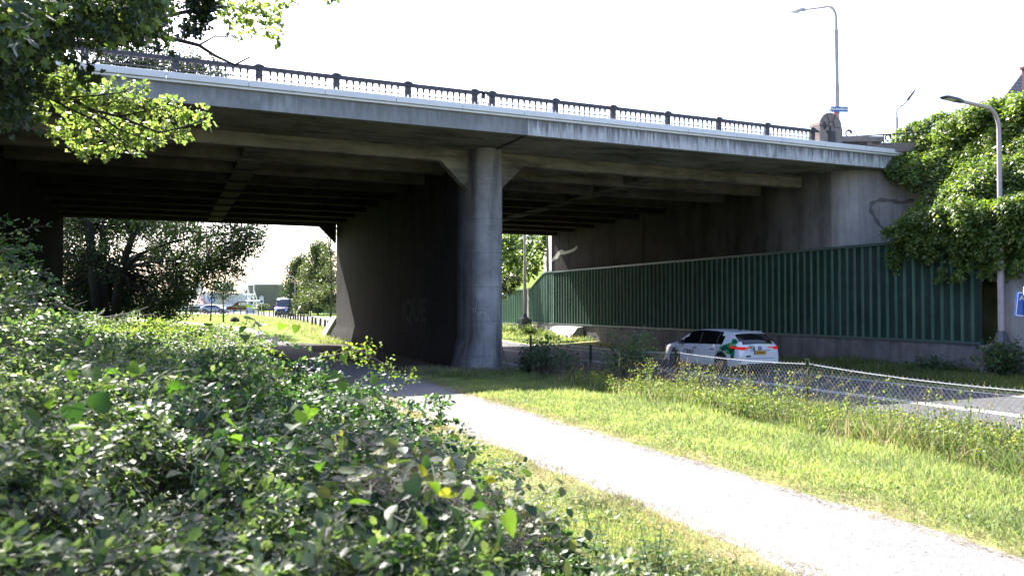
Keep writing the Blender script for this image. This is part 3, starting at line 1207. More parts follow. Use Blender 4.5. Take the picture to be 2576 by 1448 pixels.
# lamp on the far side of the road over the bridge
q = at(2256, 320, d=47)
lamp('street_lamp', 'small distant lamp post rising behind the ivy top', (q.x, q.y, 7.2), at(2262, 262, d=47).z - 7.2 - .1, (.75, -.66, 0), .62, .36, M['lamp_grey'],
     [(0, .08), (at(2256, 297, d=47).z - 7.2, .075), (at(2256, 295, d=47).z - 7.2, .05), (at(2257, 285, d=47).z - 7.2, .045)], 'flat')
# near lamp on its concrete pedestal against the noise barrier
q = at(2520, 862, x=23.9)
ny = q.y
zt_ = .42
hh = at(2507, 283, x=23.9).z - zt_
lamp('street_lamp', 'nearest grey lamp post, on a concrete pedestal against the green barrier', (23.9, ny, zt_), hh + .1, (-1, .05, 0), 1.62, .10, M['lamp_lilac'],
     [(0.4, .098), (2.6, .098), (at(2510, 520, x=23.9).z - zt_, .095), (at(2510, 512, x=23.9).z - zt_, .074), (hh - .55, .064)], 'flat',
     plinth=(23.45, 24.35, ny - .42, ny + .42, -.8, zt_))
# lamp beyond the bridge on a pedestal by the far barrier
fy = 52.5
q = at(1320, 800, y=fy)
zz = at(1320, 803, y=fy).z
lamp('street_lamp', 'lamp post on a mossy pedestal, seen past the pier through the bridge', (q.x, fy, zz), 9.5, (-1, 0, 0), 1.6, .1, M['lamp_lilac'],
     [(.3, .125), (at(1320, 697, y=fy).z - zz, .12), (at(1320, 694, y=fy).z - zz, .10), (at(1320, 655, y=fy).z - zz, .095), (at(1320, 653, y=fy).z - zz, .075), (8.7, .07)], 'flat',
     plinth=(q.x - .38, q.x + .38, fy - .38, fy + .38, -.6, zz))
# slim lamp by the trees down the road
q = at(742, 772, d=120)
lamp('street_lamp', 'slim distant lamp post in front of the round trees down the road', (q.x, q.y, .1), 5.9, (-1, -.2, 0), 1.2, .1, M['lamp_grey'], [(0, .10), (2.2, .10), (2.22, .075), (5.3, .06)], 'flat')

# name sign of the bridge and the orange cone shape hanging on the tall lamp
c = at(2112, 275, y=24.2)
sg = thing('street_name_sign', 'blue street name sign with white capitals fixed to the tall lamp post', 'street sign', c)
ang = rad(-18)
xd = Vector((math.cos(ang), math.sin(ang), 0))
mb = MB()
mb.obox(Matrix.Translation(c) @ Matrix.Rotation(ang, 4, 'Z'), .70, .02, .21)
mb.build('sign_plate', M['sign_blue2'], sg, bevel=.004)
text_mesh('lettering', 'JULIANABRUG', .125, M['white'], sg, frame(c + Vector((math.sin(ang), -math.cos(ang), 0)) * .014, xd, (0, 0, 1)), .001, .003, .82)
c2 = at(2091, 275, y=24.75)
sg2 = thing('street_name_sign', 'grey back of a second street sign beside the blue one', 'street sign', c2)
mb = MB()
mb.obox(Matrix.Translation(c2) @ Matrix.Rotation(rad(22), 4, 'Z'), .42, .02, .2)
mb.build('sign_plate', M['galv'], sg2)
mb = MB()
mb.tube([(c.x - .25, c.y + .03, c.z - .14), (c.x + .08, c.y + .03, c.z - .14)], .014, 6)
mb.build('clamp', M['lamp_dark'], sg)
cc = at(2102, 290, y=24.4)
mb = MB()
mb.prism([(cc.x - .19, 24.4, cc.z - .22), (cc.x + .2, 24.4, cc.z - .28), (cc.x + .02, 24.4, cc.z + .12), (cc.x - .07, 24.4, cc.z + .12)], (0, .03, 0))
tag(mb.build('triangular_sign', M['orange']), 'orange triangular plate under the blue sign behind the pillar', 'sign')

# ---------------------------------------------------------------- green corrugated noise barrier
nb = thing('noise_barrier', 'dark green corrugated metal noise barrier along the far side of the road', 'noise barrier', (24.2, 30, 0))
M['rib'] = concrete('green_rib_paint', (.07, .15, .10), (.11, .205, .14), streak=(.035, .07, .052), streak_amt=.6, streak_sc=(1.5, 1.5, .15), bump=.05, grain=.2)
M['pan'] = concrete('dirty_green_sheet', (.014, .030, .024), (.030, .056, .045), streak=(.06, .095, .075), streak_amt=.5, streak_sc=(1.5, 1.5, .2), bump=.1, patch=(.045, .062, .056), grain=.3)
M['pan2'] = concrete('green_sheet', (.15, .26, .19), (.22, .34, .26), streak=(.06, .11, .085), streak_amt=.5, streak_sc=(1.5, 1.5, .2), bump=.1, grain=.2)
M['trim'] = plain('green_trim', (.06, .105, .095), .5, .1, var=.2)


def barrier(path, zb, zt, step=.375, mats=None, sec='sheet'):
    """path: list of (x,y); zb, zt: functions of distance along"""
    P = [Vector((x, y, 0)) for x, y in path]
    mb = MB()
    s_acc = 0
    cap, ledge = MB(), MB()
    for a, b_ in zip(P[:-1], P[1:]):
        L = (b_ - a).length
        t = (b_ - a).normalized()
        n_ = Vector((-t.y, t.x, 0))       # towards the road (-x) when running along +y
        k = max(1, round(L / step))
        pr = []
        for i in range(k):
            for q, dep in ((0, 0), (.71, 0), (.75, .045), (.96, .045)):
                pr.append(((i + q) * L / k, dep))
        pr.append((L, 0))
        for (s0, d0), (s1, d1) in zip(pr[:-1], pr[1:]):
            A, B = a + t * s0 + n_ * d0, a + t * s1 + n_ * d1
            mi = 1 if max(d0, d1) > 0 else 0
            mb.add([(A.x, A.y, zb(s_acc + s0)), (B.x, B.y, zb(s_acc + s1)), (B.x, B.y, zt(s_acc + s1)), (A.x, A.y, zt(s_acc + s0))], [(0, 1, 2, 3)], mi)
        for m_, z0f, z1f, dn in ((cap, lambda s: zt(s) - .01, lambda s: zt(s) + .09, .09), (ledge, lambda s: zb(s) - .09, lambda s: zb(s) + .0, .085)):
            for i in range(8):
                s0, s1 = L * i / 8, L * (i + 1) / 8
                A, B = a + t * s0, a + t * s1
                ring = lambda Q, s: [(Q.x + n_.x * dn, Q.y + n_.y * dn, z0f(s)), (Q.x - n_.x * .05, Q.y - n_.y * .05, z0f(s)), (Q.x - n_.x * .05, Q.y - n_.y * .05, z1f(s)), (Q.x + n_.x * dn, Q.y + n_.y * dn, z1f(s))]
                m_.rings([ring(A, s_acc + s0), ring(B, s_acc + s1)], caps=(i in (0, 7)))
        s_acc += L
    mb.build(sec, mats or [M['pan'], M['rib']], nb)
    cap.build('top_cap', M['trim'], nb)
    ledge.build('bottom_ledge', M['trim'], nb)
    return s_acc


BX = 24.20
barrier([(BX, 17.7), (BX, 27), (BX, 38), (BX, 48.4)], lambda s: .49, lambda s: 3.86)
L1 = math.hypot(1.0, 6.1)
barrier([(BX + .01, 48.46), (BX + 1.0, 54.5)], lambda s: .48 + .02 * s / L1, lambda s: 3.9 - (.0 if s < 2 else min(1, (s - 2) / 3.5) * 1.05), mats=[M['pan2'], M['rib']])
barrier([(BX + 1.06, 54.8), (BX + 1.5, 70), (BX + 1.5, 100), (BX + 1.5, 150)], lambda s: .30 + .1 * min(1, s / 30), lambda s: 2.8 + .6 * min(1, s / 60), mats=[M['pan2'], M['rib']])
mb = MB()
mb.box(BX + .95, BX + 1.15, 54.5, 54.76, -.4, 2.95)
mb.build('post', M['lamp_lilac'], nb)

bw = thing('concrete_base_wall', 'stained low concrete wall carrying the green noise barrier', 'wall', (24.3, 30, -.6))
mb = MB()
mb.box(BX - .03, BX + .18, 17.0, 48.4, -.9, .395)
mb.build('wall', M['plinth'], bw, bevel=.01)
mb = MB()
mb.prism([(BX - .03, 48.42, -.9), (BX + .17, 48.42, -.9), (BX + 1.2, 54.7, -.9), (BX + .98, 54.7, -.9)], (0, 0, 1.29))
mb.prism([(BX + 1.0, 54.72, -.9), (BX + 1.25, 54.72, -.9), (BX + 1.75, 70, -.9), (BX + 1.46, 70, -.9)], (0, 0, 1.1))
mb.prism([(BX + 1.46, 70.01, -.9), (BX + 1.75, 70.01, -.9), (BX + 1.75, 150, -.9), (BX + 1.46, 150, -.9)], (0, 0, 1.16))
mb.build('wall', M['block'], bw)
# sloping concrete block at the far foot of the wall, catching the sun
mb = MB()
mb.prism([(BX - .04, 44.2, .34), (BX - .45, 44.2, .30), (BX - 1.25, 44.2, -.7), (BX - .04, 44.2, -.7)], (0, 3.3, 0))
mb.add([(BX - .04, 47.51, .34), (BX - .45, 47.51, .30), (BX - 1.25, 47.51, -.7), (BX - .04, 47.51, -.7), (BX - .1, 49.2, -.7), (BX - 1.0, 49.2, -.7)],
       [(0, 1, 5, 4), (1, 2, 5), (0, 4, 3), (2, 3, 4, 5)])
tag(mb.build('concrete_block', M['block'], bevel=.01), 'sloping pale concrete block at the sunlit far foot of the wall', 'concrete block')
# wall pier and next barrier stretch at the frame edge
mb = MB()
mb.box(BX + .02, BX + .5, 16.25, 16.95, -.9, 3.2)
tag(mb.build('wall_pier', M['wing'], bevel=.02), 'pale concrete upright behind the nearest lamp post', 'wall pier')
nb_main = nb
nb = thing('noise_barrier', 'short dark green barrier stretch beyond the pale upright at the picture edge', 'noise barrier', (BX, 14, 0))
barrier([(BX, 9.0), (BX, 16.2)], lambda s: .3, lambda s: 2.9)
mb = MB()
mb.box(BX - .03, BX + .18, 9.0, 16.22, -.9, .205)
mb.build('base_wall', M['plinth'], nb)

# blue traffic sign at the picture edge
sp = at(2580, 780, d=22.5)
ts = thing('traffic_sign', 'blue panel sign on a grey tube, cut by the picture edge', 'traffic sign', (sp.x + .22, sp.y, -.5))
mb = MB()
mb.tube([(sp.x + .16, sp.y + .05, -.6), (sp.x + .08, sp.y + .05, at(2578, 722, d=22.5).z)], .045, 10)
mb.build('pole', M['galv'], ts, smooth=True)
R0 = Matrix.Translation((sp.x + .32, sp.y - .02, at(2560, 768, d=22.5).z)) @ Matrix.Rotation(rad(-32), 4, 'Z') @ Matrix.Rotation(rad(6), 4, 'Y')
mb = MB()
mb.obox(R0, .95, .03, .70)
mb.build('panel', M['sign_blue'], ts, bevel=.006)
mb = MB()
for sx_, sz_, w_, h_ in ((0, .32, .89, .022), (0, -.32, .89, .022), (-.444, 0, .022, .618), (.444, 0, .022, .618)):
    mb.obox(R0 @ Matrix.Translation((sx_, -.018, sz_)), w_, .004, h_)
mb.build('border', M['white'], ts)
text_mesh('lettering', 'A', .2, M['white'], ts, R0 @ Matrix.Translation((-.33, -.019, .17)) @ Matrix.Rotation(rad(90), 4, 'X'), .001)

# ---------------------------------------------------------------- chain-link fence
fn = thing('chain_link_fence', 'sagging low chain-link fence on green posts between the grass and the road', 'fence', (10.6, 15, -.3))
fpost = [(10.72, 25.6), (10.6, 22.8), (10.6, 19.0), (10.6, 15.1), (10.6, 11.1), (10.6, 7.1), (10.6, 3.1)]
for i, (x, y) in enumerate(fpost):
    g = float(gz(x, y))
    tz = at(*[(1252, 842), (1336, 845), (1484, 866), (1697, 877), (2030, 903), (2584, 955), (2600, 960)][i], x=x).z if i < 5 else .60
    mb = MB()
    mb.lathe((x, y, g - .3), [(.032, 0), (.032, tz - g + .27), (.036, tz - g + .275), (.036, tz - g + .30)], 10)
    if i == 0:
        mb.tube([(x, y, tz - .15), (x + .02, y - .75, g)], .022, 6)
    mb.build('post', M['post_green'], fn, smooth=True, autosmooth=40)


def ftop(y):
    """height of the top wire (sagging between posts)"""
    ysr_ = [p[1] for p in fpost][::-1]
    k = max(0, min(len(ysr_) - 2, int(np.searchsorted(ysr_, y)) - 1))
    t = (y - ysr_[k]) / (ysr_[k + 1] - ysr_[k])
    return np.interp(y, ysr_, [.56, .60, .70, .69, .62, .70, .66]) - .085 - .16 * t * (1 - t)


mb = MB()
yy_ = np.arange(3.1, 25.6, .25)
mb.tube([(10.645, float(y), float(ftop(y))) for y in yy_], .0075, 5)
mb.build('top_wire', M['wire'], fn)
mb = MB()
pit = .09
H = .98
n = int(22.4 / pit)
for i in range(n):
    y0_ = 3.1 + i * pit
    for s in (1, -1):
        P = []
        for k in range(9):
            t = k / 8
            y = y0_ + s * t * H * .80
            if y < 3.1 or y > 25.55:
                continue
            zt2 = float(ftop(y))
            zb2 = float(gz(10.6, y)) + .03
            P.append((10.645 + .003 * s, y, zb2 + (zt2 + .0 - zb2) * t))
        if len(P) > 1:
            d_ = (Vector(P[-1]) - Vector(P[-2])).normalized()
            if len(P) == 9:
                P.append(tuple(Vector(P[-1]) + d_ * .05 + Vector((RNG.normal(0, .008), 0, 0))))
            mb.tube(P, .0020, 3, caps=False)
mb.build('wire_mesh', M['wire'], fn)
# ---------------------------------------------------------------- vehicles
M['car_white'] = plain('white_car_paint', (.78, .79, .81), .25, 0, .5, coat=.6)
M['car_dark'] = plain('dark_car_paint', (.018, .022, .035), .22, .2, .6, coat=1)
M['car_silver'] = plain('silver_blue_paint', (.22, .25, .31), .25, .5, .5, coat=1)
M['van_blue'] = plain('dark_blue_van_paint', (.035, .045, .13), .22, .1, .6, coat=1)
M['glass_dark'] = plain('tinted_glass', (.008, .009, .011), .06, 0, .8)
M['glass_sky'] = plain('car_glass', (.05, .06, .07), .04, 0, 1.0)
M['trim_black'] = plain('black_plastic', (.015, .015, .017), .5)
M['rim'] = plain('alloy_rim', (.35, .36, .38), .35, .8)
M['tail'] = plain('lit_tail_lamp', (.6, .01, .01), .3, emit=(1, .03, .02), es=.07)
M['head'] = plain('headlamp_glass', (.75, .77, .8), .12, 0, .8)
M['plate'] = plain('yellow_plate', (.75, .42, .01), .5)
M['plate_blue'] = plain('plate_blue_strip', (.01, .03, .35), .5)
M['ink'] = plain('dark_green_ink', (.008, .03, .022), .5)


class Shell:
    """car body as stations along its length (y = 0 at the rear bumper, +y forward)"""

    def __init__(s, top, belt, wb, wr, sill, axles, R, ztop_drop=.05, length=4.64):
        s.top, s.belt, s.wb, s.wr, s.sill, s.axles, s.R, s.L, s.drop = top, belt, wb, wr, sill, axles, R, length, ztop_drop

    def ip(s, t, y):
        return float(np.interp(y, [q[0] for q in t], [q[1] for q in t]))

    def section(s, y):
        zt = s.ip(s.top, y)
        zb = min(s.ip(s.belt, y), zt - .04)
        w, wr = s.ip(s.wb, y), s.ip(s.wr, y)
        z0 = s.ip(s.sill, y)
        for a in s.axles:
            d = (s.R + .05) ** 2 - (y - a) ** 2
            if d > 0:
                z0 = max(z0, s.R + math.sqrt(d))
        z0 = min(z0, zb - .12)
        wr = min(wr, w - .03)
        zr = max(zb + .015, zt - s.drop)
        P = []
        h = zb - z0
        for f, dw in ((0, .06), (.14, .012), (.34, 0), (.58, .002), (.82, .022), (1.0, .05)):
            P.append((w - dw, z0 + h * f))
        for f in (.35, .7, 1.0):
            ww = (w - .06) + (wr - (w - .06)) * (f ** 1.15)
            P.append((ww, zb + (zr - zb) * f))
        P.append((wr - .10, zr + (zt - zr) * .62))
        P.append((wr * .55, zt - .012))
        P.append((0, zt))
        return P

    def side_x(s, y, z):
        P = s.section(y)
        zs = [p[1] for p in P[:9]]
        return float(np.interp(z, zs, [p[0] for p in P[:9]]))

    def mesh(s, ys, classify, mats_names, parent, mats, name_order):
        secs = [s.section(y) for y in ys]
        ring = []
        for P in secs:
            ring.append([(-x, z) for x, z in P] + [(x, z) for x, z in P[-2::-1]])
        n = len(ring[0])
        groups = {}
        nlev = len(secs[0])
        for i in range(len(ys) - 1):
            for k in range(n - 1):
                lev = k if k < nlev - 1 else n - 2 - k
                g = classify((ys[i] + ys[i + 1]) / 2, lev)
                if g == 'glass':
                    g = 'glass' if k < nlev - 1 else 'glass2'
                groups.setdefault(g, []).append((i, k))
        out = {}
        for g in name_order + ['glass2']:
            if g not in groups:
                continue
            vid, V, F = {}, [], []

            def gid(i, k):
                if (i, k) not in vid:
                    vid[(i, k)] = len(V)
                    x, z = ring[i][k]
                    V.append((x, ys[i], z))
                return vid[(i, k)]
            for i, k in groups[g]:
                F.append((gid(i, k), gid(i, k + 1), gid(i + 1, k + 1), gid(i + 1, k)))
            if g == 'body':
                F.append(tuple(gid(0, k) for k in range(n)))
                F.append(tuple(gid(len(ys) - 1, k) for k in range(n))[::-1])
            mb = MB()
            mb.add(V, F)
            q_ = 'glass' if g == 'glass2' else g
            out[g] = mb.build(mats_names[q_], mats[q_], parent, local=True, smooth=True, autosmooth=32)
        return out


def wheel(parent, x, y, R, w=.21, s=1):
    mb = MB()
    rs = []
    for r, dx in ((R * .62, -w / 2), (R * .93, -w / 2), (R, -w / 2 + .04), (R, w / 2 - .04), (R * .93, w / 2), (R * .62, w / 2)):
        rs.append([(x + dx, y + r * math.cos(2 * math.pi * k / 20), R + r * math.sin(2 * math.pi * k / 20)) for k in range(20)])
    mb.rings(rs, caps=False)
    wh = mb.build('wheel', M['black'], parent, local=True, smooth=True, autosmooth=40)
    mb = MB()
    xo = x + s * (w / 2 - .03)
    mb.prism([(xo, y + R * .2 * math.cos(2 * math.pi * k / 10), R + R * .2 * math.sin(2 * math.pi * k / 10)) for k in range(10)], (s * .02, 0, 0))
    for k in range(5):
        a = 2 * math.pi * k / 5 + .3
        c_, s_ = math.cos(a), math.sin(a)
        q = lambda r, t: (xo, y + R * (r * c_ - t * s_), R + R * (r * s_ + t * c_))
        mb.prism([q(.16, -.12), q(.61, -.09), q(.61, .09), q(.16, .12)], (s * .012, 0, 0))
    for k in range(20):
        a, b_ = 2 * math.pi * k / 20, 2 * math.pi * (k + 1) / 20
        f = lambda r, t: (xo, y + R * r * math.cos(t), R + R * r * math.sin(t))
        mb.prism([f(.57, a), f(.57, b_), f(.63, b_), f(.63, a)], (s * .016, 0, 0))
    mb.build('rim', M['rim'], wh, local=True)
    mb = MB()
    mb.prism([(x - s * .06, y + R * .6 * math.cos(2 * math.pi * k / 16), R + R * .6 * math.sin(2 * math.pi * k / 16)) for k in range(16)], (s * .01, 0, 0))
    mb.build('brake_disc', M['trim_black'], wh, local=True)
    return wh


def car(name, label, loc, rz, paint, glass, detail=True, group=None, estate=True, plate=None, front_lamp=True, tail_lit=False, scale=1.0):
    o = thing(name, label, 'car', loc, rz, group)
    o.scale = (scale,) * 3
    R = .335
    ax = (.98, 3.71)
    top = [(0, .74), (.03, .86), (.06, .96), (.10, 1.01), (.20, 1.12), (.45, 1.33), (.56, 1.405), (.8, 1.43), (1.5, 1.475), (2.0, 1.485), (2.5, 1.47), (2.85, 1.42), (3.2, 1.26), (3.55, 1.06),
           (3.66, 1.0), (4.0, .95), (4.3, .87), (4.5, .78), (4.6, .68), (4.64, .60)]
    if not estate:
        top = [(0, .74), (.03, .86), (.06, .95), (.12, 1.0), (.4, 1.14), (.9, 1.38), (1.2, 1.44), (1.8, 1.48), (2.5, 1.47), (2.85, 1.42), (3.2, 1.26), (3.55, 1.06), (3.66, 1.0), (4.0, .95),
               (4.3, .87), (4.5, .78), (4.6, .68), (4.64, .60)]
    belt = [(0, .70), (.06, .9), (.2, .985), (1.2, .965), (2.6, .935), (3.5, .905), (4.0, .88), (4.4, .76), (4.64, .54)]
    wb = [(0, .80), (.05, .845), (.15, .885), (.45, .92), (1.0, .93), (3.6, .925), (4.1, .90), (4.4, .83), (4.55, .72), (4.64, .58)]
    wr = [(0, .74), (.06, .76), (.2, .73), (.56, .64), (1.2, .66), (2.5, .665), (2.9, .66), (3.3, .72), (3.66, .80), (4.0, .80), (4.4, .74), (4.64, .5)]
    sill = [(0, .33), (.3, .27), (.6, .22), (4.1, .2), (4.45, .22), (4.64, .27)]
    sh = Shell(top, belt, wb, wr, sill, ax, R)
    ys = sorted(set([0, .015, .03, .045, .06, .08, .10, .14, .2, .26, .32, .38, .45, .5, .56, .64, .72, .8] + [round(.9 + .08 * k, 3) for k in range(35)]
                    + [3.66, 3.72] + [round(3.78 + .07 * k, 3) for k in range(12)] + [4.6, 4.62, 4.64] + [a + s * (R + .05) * f for a in ax for s in (-1, 1) for f in (1, .98, .9)]))
    ys = [y for y in ys if 0 <= y <= 4.64]
    qw = .92 if estate else 1.1

    def classify(y, lev):
        if 5 <= lev <= 7:
            slope = (y - 2.9) / .75
            if qw < y < 3.42 and not (lev == 7 and y > 3.0) and not (lev == 6 and y > 3.22) and not (lev == 7 and y < qw + .12):
                if lev == 7 and not detail:
                    return 'glass'
                return 'glass'
        if lev in (8, 9, 10):
            if .11 < y < .53 and lev != 8:
                return 'rear_glass'
            if 2.92 < y < 3.6 and lev != 8:
                return 'front_glass'
        if lev == 8 and (.2 < y < .5):
            return 'rear_glass'
        return 'body'
    sh.mesh(ys, classify, {'body': 'body', 'glass': 'side_window', 'rear_glass': 'rear_window', 'front_glass': 'windscreen'}, o,
            {'body': paint, 'glass': glass, 'rear_glass': glass, 'front_glass': glass}, ['body', 'glass', 'rear_glass', 'front_glass'])
    mb = MB()
    mb.box(-.80, .80, .25, 4.4, .16, .30)
    mb.build('underbody', M['trim_black'], o, local=True)
    for a in ax:
        mb = MB()
        mb.box(-.72, .72, a - .36, a + .36, .20, .70)
        mb.build('wheel_well', M['trim_black'], o, local=True)
        for s in (-1, 1):
            wheel(o, s * .80, a, R, s=s)
    # lamps
    for s in (-1, 1):
        mb = MB()
        if detail:
            P = []
            for xx, z0, z1 in ((.36, .880, .905), (.60, .875, .91), (.62, .82, .918), (.80, .82, .922)):
                yb = float(np.interp((z0 + z1) / 2, [.74, .86, .96, 1.01], [0, .03, .06, .10])) - .025
                P.append((xx, yb + .02 * (xx > .7), z0, z1))
            P.append((.885, .14, .85, .93))
            P.append((.925, .40, .87, .935))
            for q in range(len(P) - 1):
                a, b_ = P[q], P[q + 1]
                A = [(s * a[0], a[1], a[2]), (s * b_[0], b_[1], b_[2]), (s * b_[0], b_[1], b_[3]), (s * a[0], a[1], a[3])]
                mb.prism(A, (0, .05, 0))
        else:
            mb.prism([(s * .55, -.004, .78), (s * .80, .03, .78), (s * .84, .08, .95), (s * .6, .03, .92)], (0, .05, 0))
        mb.build('tail_lamp', M['tail'], o, local=True)
        mb = MB()
        mb.prism([(s * .46, 4.585, .66), (s * .74, 4.50, .66), (s * .80, 4.36, .76), (s * .74, 4.40, .80), (s * .5, 4.50, .765)], (0, .08, .01))
        mb.build('headlamp', M['head'], o, local=True)
        mb = MB()
        mx = sh.side_x(3.15, .95)
        mb.rings([[(s * (mx + .02 + dx), 3.12 + dy * sc_, .985 + dz * sc_) for dy, dz in ((-.06, -.07), (.07, -.07), (.09, 0), (.05, .08), (-.05, .08))] for dx, sc_ in ((0, .6), (.06, 1), (.2, 1), (.235, .6))])
        mb.build('door_mirror', M['trim_black'], o, local=True, smooth=True, autosmooth=50)
    if detail:
        for s in (-1, 1):
            for yh in (1.42, 2.42):
                mb = MB()
                xh = sh.side_x(yh, .80)
                mb.box(min(s * (xh + .004), s * (xh + .03)), max(s * (xh + .004), s * (xh + .03)), yh - .11, yh + .11, .785, .815)
                mb.build('door_handle', M['trim_black'], o, local=True, bevel=.006)
            for y0_ in (1.14, 2.18, 3.16):
                mb = MB()
                zz_ = np.linspace(.30, .93, 8)
                for za, zb_ in zip(zz_[:-1], zz_[1:]):
                    yo = lambda z: y0_ + (.22 * max(0, .62 - z) / .4 if y0_ < 1.2 else 0)
                    A = [(s * (sh.side_x(yo(z_), z_) + .0015), yo(z_), z_) for z_ in (za, zb_)]
                    mb.add([(A[0][0], A[0][1] - .005, A[0][2]), (A[0][0], A[0][1] + .005, A[0][2]), (A[1][0], A[1][1] + .005, A[1][2]), (A[1][0], A[1][1] - .005, A[1][2])], [(0, 1, 2, 3)])
                mb.build('door_seam', M['trim_black'], o, local=True)
            # dark window pillars
            for yp in (1.22, 2.20):
                mb = MB()
                for za, zb_ in ((.96, 1.16), (1.16, 1.36)):
                    A = [(s * (sh.side_x(yp, z_) + .003), z_) for z_ in (za, zb_)]
                    mb.add([(A[0][0], yp - .04, A[0][1]), (A[0][0], yp + .04, A[0][1]), (A[1][0], yp + .03, A[1][1]), (A[1][0], yp - .05, A[1][1])], [(0, 1, 2, 3)])
                mb.build('window_pillar', M['trim_black'], o, local=True)
        # rear: number plate, badge, diffuser, fin
        mb = MB()
        mb.box(-.26, .26, -.014, .0, .655, .765)
        pl = mb.build('number_plate', M['plate'], o, local=True, bevel=.004)
        mb = MB()
        mb.box(-.26, -.215, -.0165, -.0142, .655, .765)
        mb.build('plate_strip', M['plate_blue'], pl, local=True)
        text_mesh('lettering', plate, .098, M['ink'], None, Matrix.Identity(4), .001, .002, .9)
        t = bpy.context.scene.objects['lettering'] if False else COL.objects[-1]
        t.parent = pl
        t.data.transform(frame((.025, -.0165, .708), (1, 0, 0), (0, 0, 1)))
        mb = MB()
        for k in range(20):
            a, b_ = 2 * math.pi * k / 20, 2 * math.pi * (k + 1) / 20
            f = lambda r, t: (r * math.cos(t), .022 - .035 + .25 * 0, .875 + r * math.sin(t))
            mb.prism([f(.052, a), f(.052, b_), f(.064, b_), f(.064, a)], (0, .03, 0))
        mb.prism([(-.07, -.012, .885), (.01, -.012, .880), (-.01, -.012, .872), (.07, -.012, .865), (-.005, -.012, .860), (.015, -.012, .869)], (0, .02, 0))
        mb.build('badge', M['trim_black'], o, local=True)
        mb = MB()
        mb.box(-.42, .42, -.012, .004, .785, .80)
        mb.box(-.60, .60, -.005, .003, .525, .535)
        mb.build('tailgate_seam', M['trim_black'], o, local=True)
        mb = MB()
        mb.rings([[(x_, y_, z_) for x_, z_ in ((-.62 * q, .20), (.62 * q, .20), (.55 * q, .36), (-.55 * q, .36))] for y_, q in ((-.012, 1), (.10, 1))])
        mb.build('diffuser', M['trim_black'], o, local=True, bevel=.02)
        for s in (-1, 1):
            mb = MB()
            mb.prism([(s * .80, -.004, .42), (s * .83, .02, .42), (s * .80, .02, .60), (s * .77, -.004, .60)], (0, .05, 0))
            mb.build('bumper_vent', M['trim_black'], o, local=True)
        mb = MB()
        mb.prism([(-.01, .95, 1.44), (-.01, 1.15, 1.455), (-.01, .97, 1.53)], (.02, 0, 0))
        mb.build('roof_fin', M['trim_black'], o, local=True)
        mb = MB()
        mb.box(-.52, .52, .50, .74, 1.408, 1.428)
        mb.build('roof_spoiler', paint, o, local=True, bevel=.008)
    return o, sh


# white company estate car with lettering and a green triangle pattern
cp = at(1815, 936, z=-.66)
CX, CY = cp.x + .80 + .05, cp.y - .98
mycar, shell = car('estate_car', 'white estate car with green triangle graphics and black lettering, driving away under the bridge', (CX, CY, -.662), 0, M['car_white'], M['glass_dark'], plate='R-750-NT')


def car_text(body, size, origin, xd, up, sx=1.0):
    text_mesh('lettering', body, size, M['ink'], None, Matrix.Identity(4), .0015, .004, sx)
    t = COL.objects[-1]
    t.parent = mycar
    t.data.transform(frame(origin, xd, up))


z_ = .62
car_text('CBRE', .25, (-(shell.side_x(2.75, z_) + .006), 2.78, z_), (0, -1, 0), (.0, 0, 1), 1.05)
car_text('CBRE', .085, (-.50, -.004 - .003, .60), (1, 0, 0), (0, 0, 1), 1.05)
# triangle pattern: shards on the rear quarter, offset a few millimetres from the paint
greens = [plain('graphic_dark_green', (.0, .11, .06), .3), plain('graphic_green', (.01, .24, .08), .3), plain('graphic_lime', (.16, .40, .04), .3), plain('graphic_deep_green', (.0, .055, .035), .3)]
rg = random.Random(5)
tri = []
core = [((.32, 1.22), (.16, 1.05), (.46, 1.06)), ((.16, 1.05), (.46, 1.06), (.22, .86)), ((.46, 1.06), (.22, .86), (.52, .86)), ((.46, 1.06), (.52, .86), (.75, .98)), ((.75, .98), (.52, .86), (.72, .78)),
        ((.52, .86), (.72, .78), (.42, .66)), ((.22, .86), (.52, .86), (.42, .66)), ((.75, .98), (.72, .78), (.95, .86)), ((.22, .86), (.42, .66), (.24, .55)), ((.42, .66), (.72, .78), (.62, .66)),
        ((.24, .55), (.42, .66), (.40, .48)), ((.46, .50), (.56, .60), (.42, .40)), ((.95, .86), (.72, .78), (.86, .74)), ((.32, 1.22), (.46, 1.06), (.52, 1.16))]
for t in core:
    tri.append(t)
for _ in range(70):
    y_ = .8 + abs(rg.gauss(0, .28))
    zz_ = rg.uniform(.62, .96) - .1 * (y_ - .8)
    r_ = rg.uniform(.012, .05) * max(.35, 1 - (y_ - .8))
    a_ = rg.uniform(0, 6.28)
    tri.append(tuple((y_ + r_ * math.cos(a_ + q), zz_ + r_ * math.sin(a_ + q)) for q in (0, 1.9 + rg.uniform(0, .5), 4.0)))
mb = MB()
for i, t in enumerate(tri):
    # split each shard so that it hugs the curved side
    def sub(a, b_, c_, n):
        if n == 0:
            q = []
            for y_, zz_ in (a, b_, c_):
                zz2 = min(zz_, shell.ip(shell.top, y_) - .07)
                q.append((-(shell.side_x(y_, zz2) + .004 + .0003 * (i % 5)), y_, zz2))
            mb.add(q, [(0, 1, 2)], mi_)
            return
        m1 = ((a[0] + b_[0]) / 2, (a[1] + b_[1]) / 2)
        m2 = ((c_[0] + b_[0]) / 2, (c_[1] + b_[1]) / 2)
        m3 = ((a[0] + c_[0]) / 2, (a[1] + c_[1]) / 2)
        for tt in ((a, m1, m3), (m1, b_, m2), (m3, m2, c_), (m1, m2, m3)):
            sub(*tt, n - 1)
    mi_ = [0, 1, 2, 1, 0, 1, 3, 0, 1, 2, 0, 1][i % 12] if i < len(core) else rg.choice([0, 1, 3, 1, 2])
    sub(*t, 2 if i < len(core) else 0)
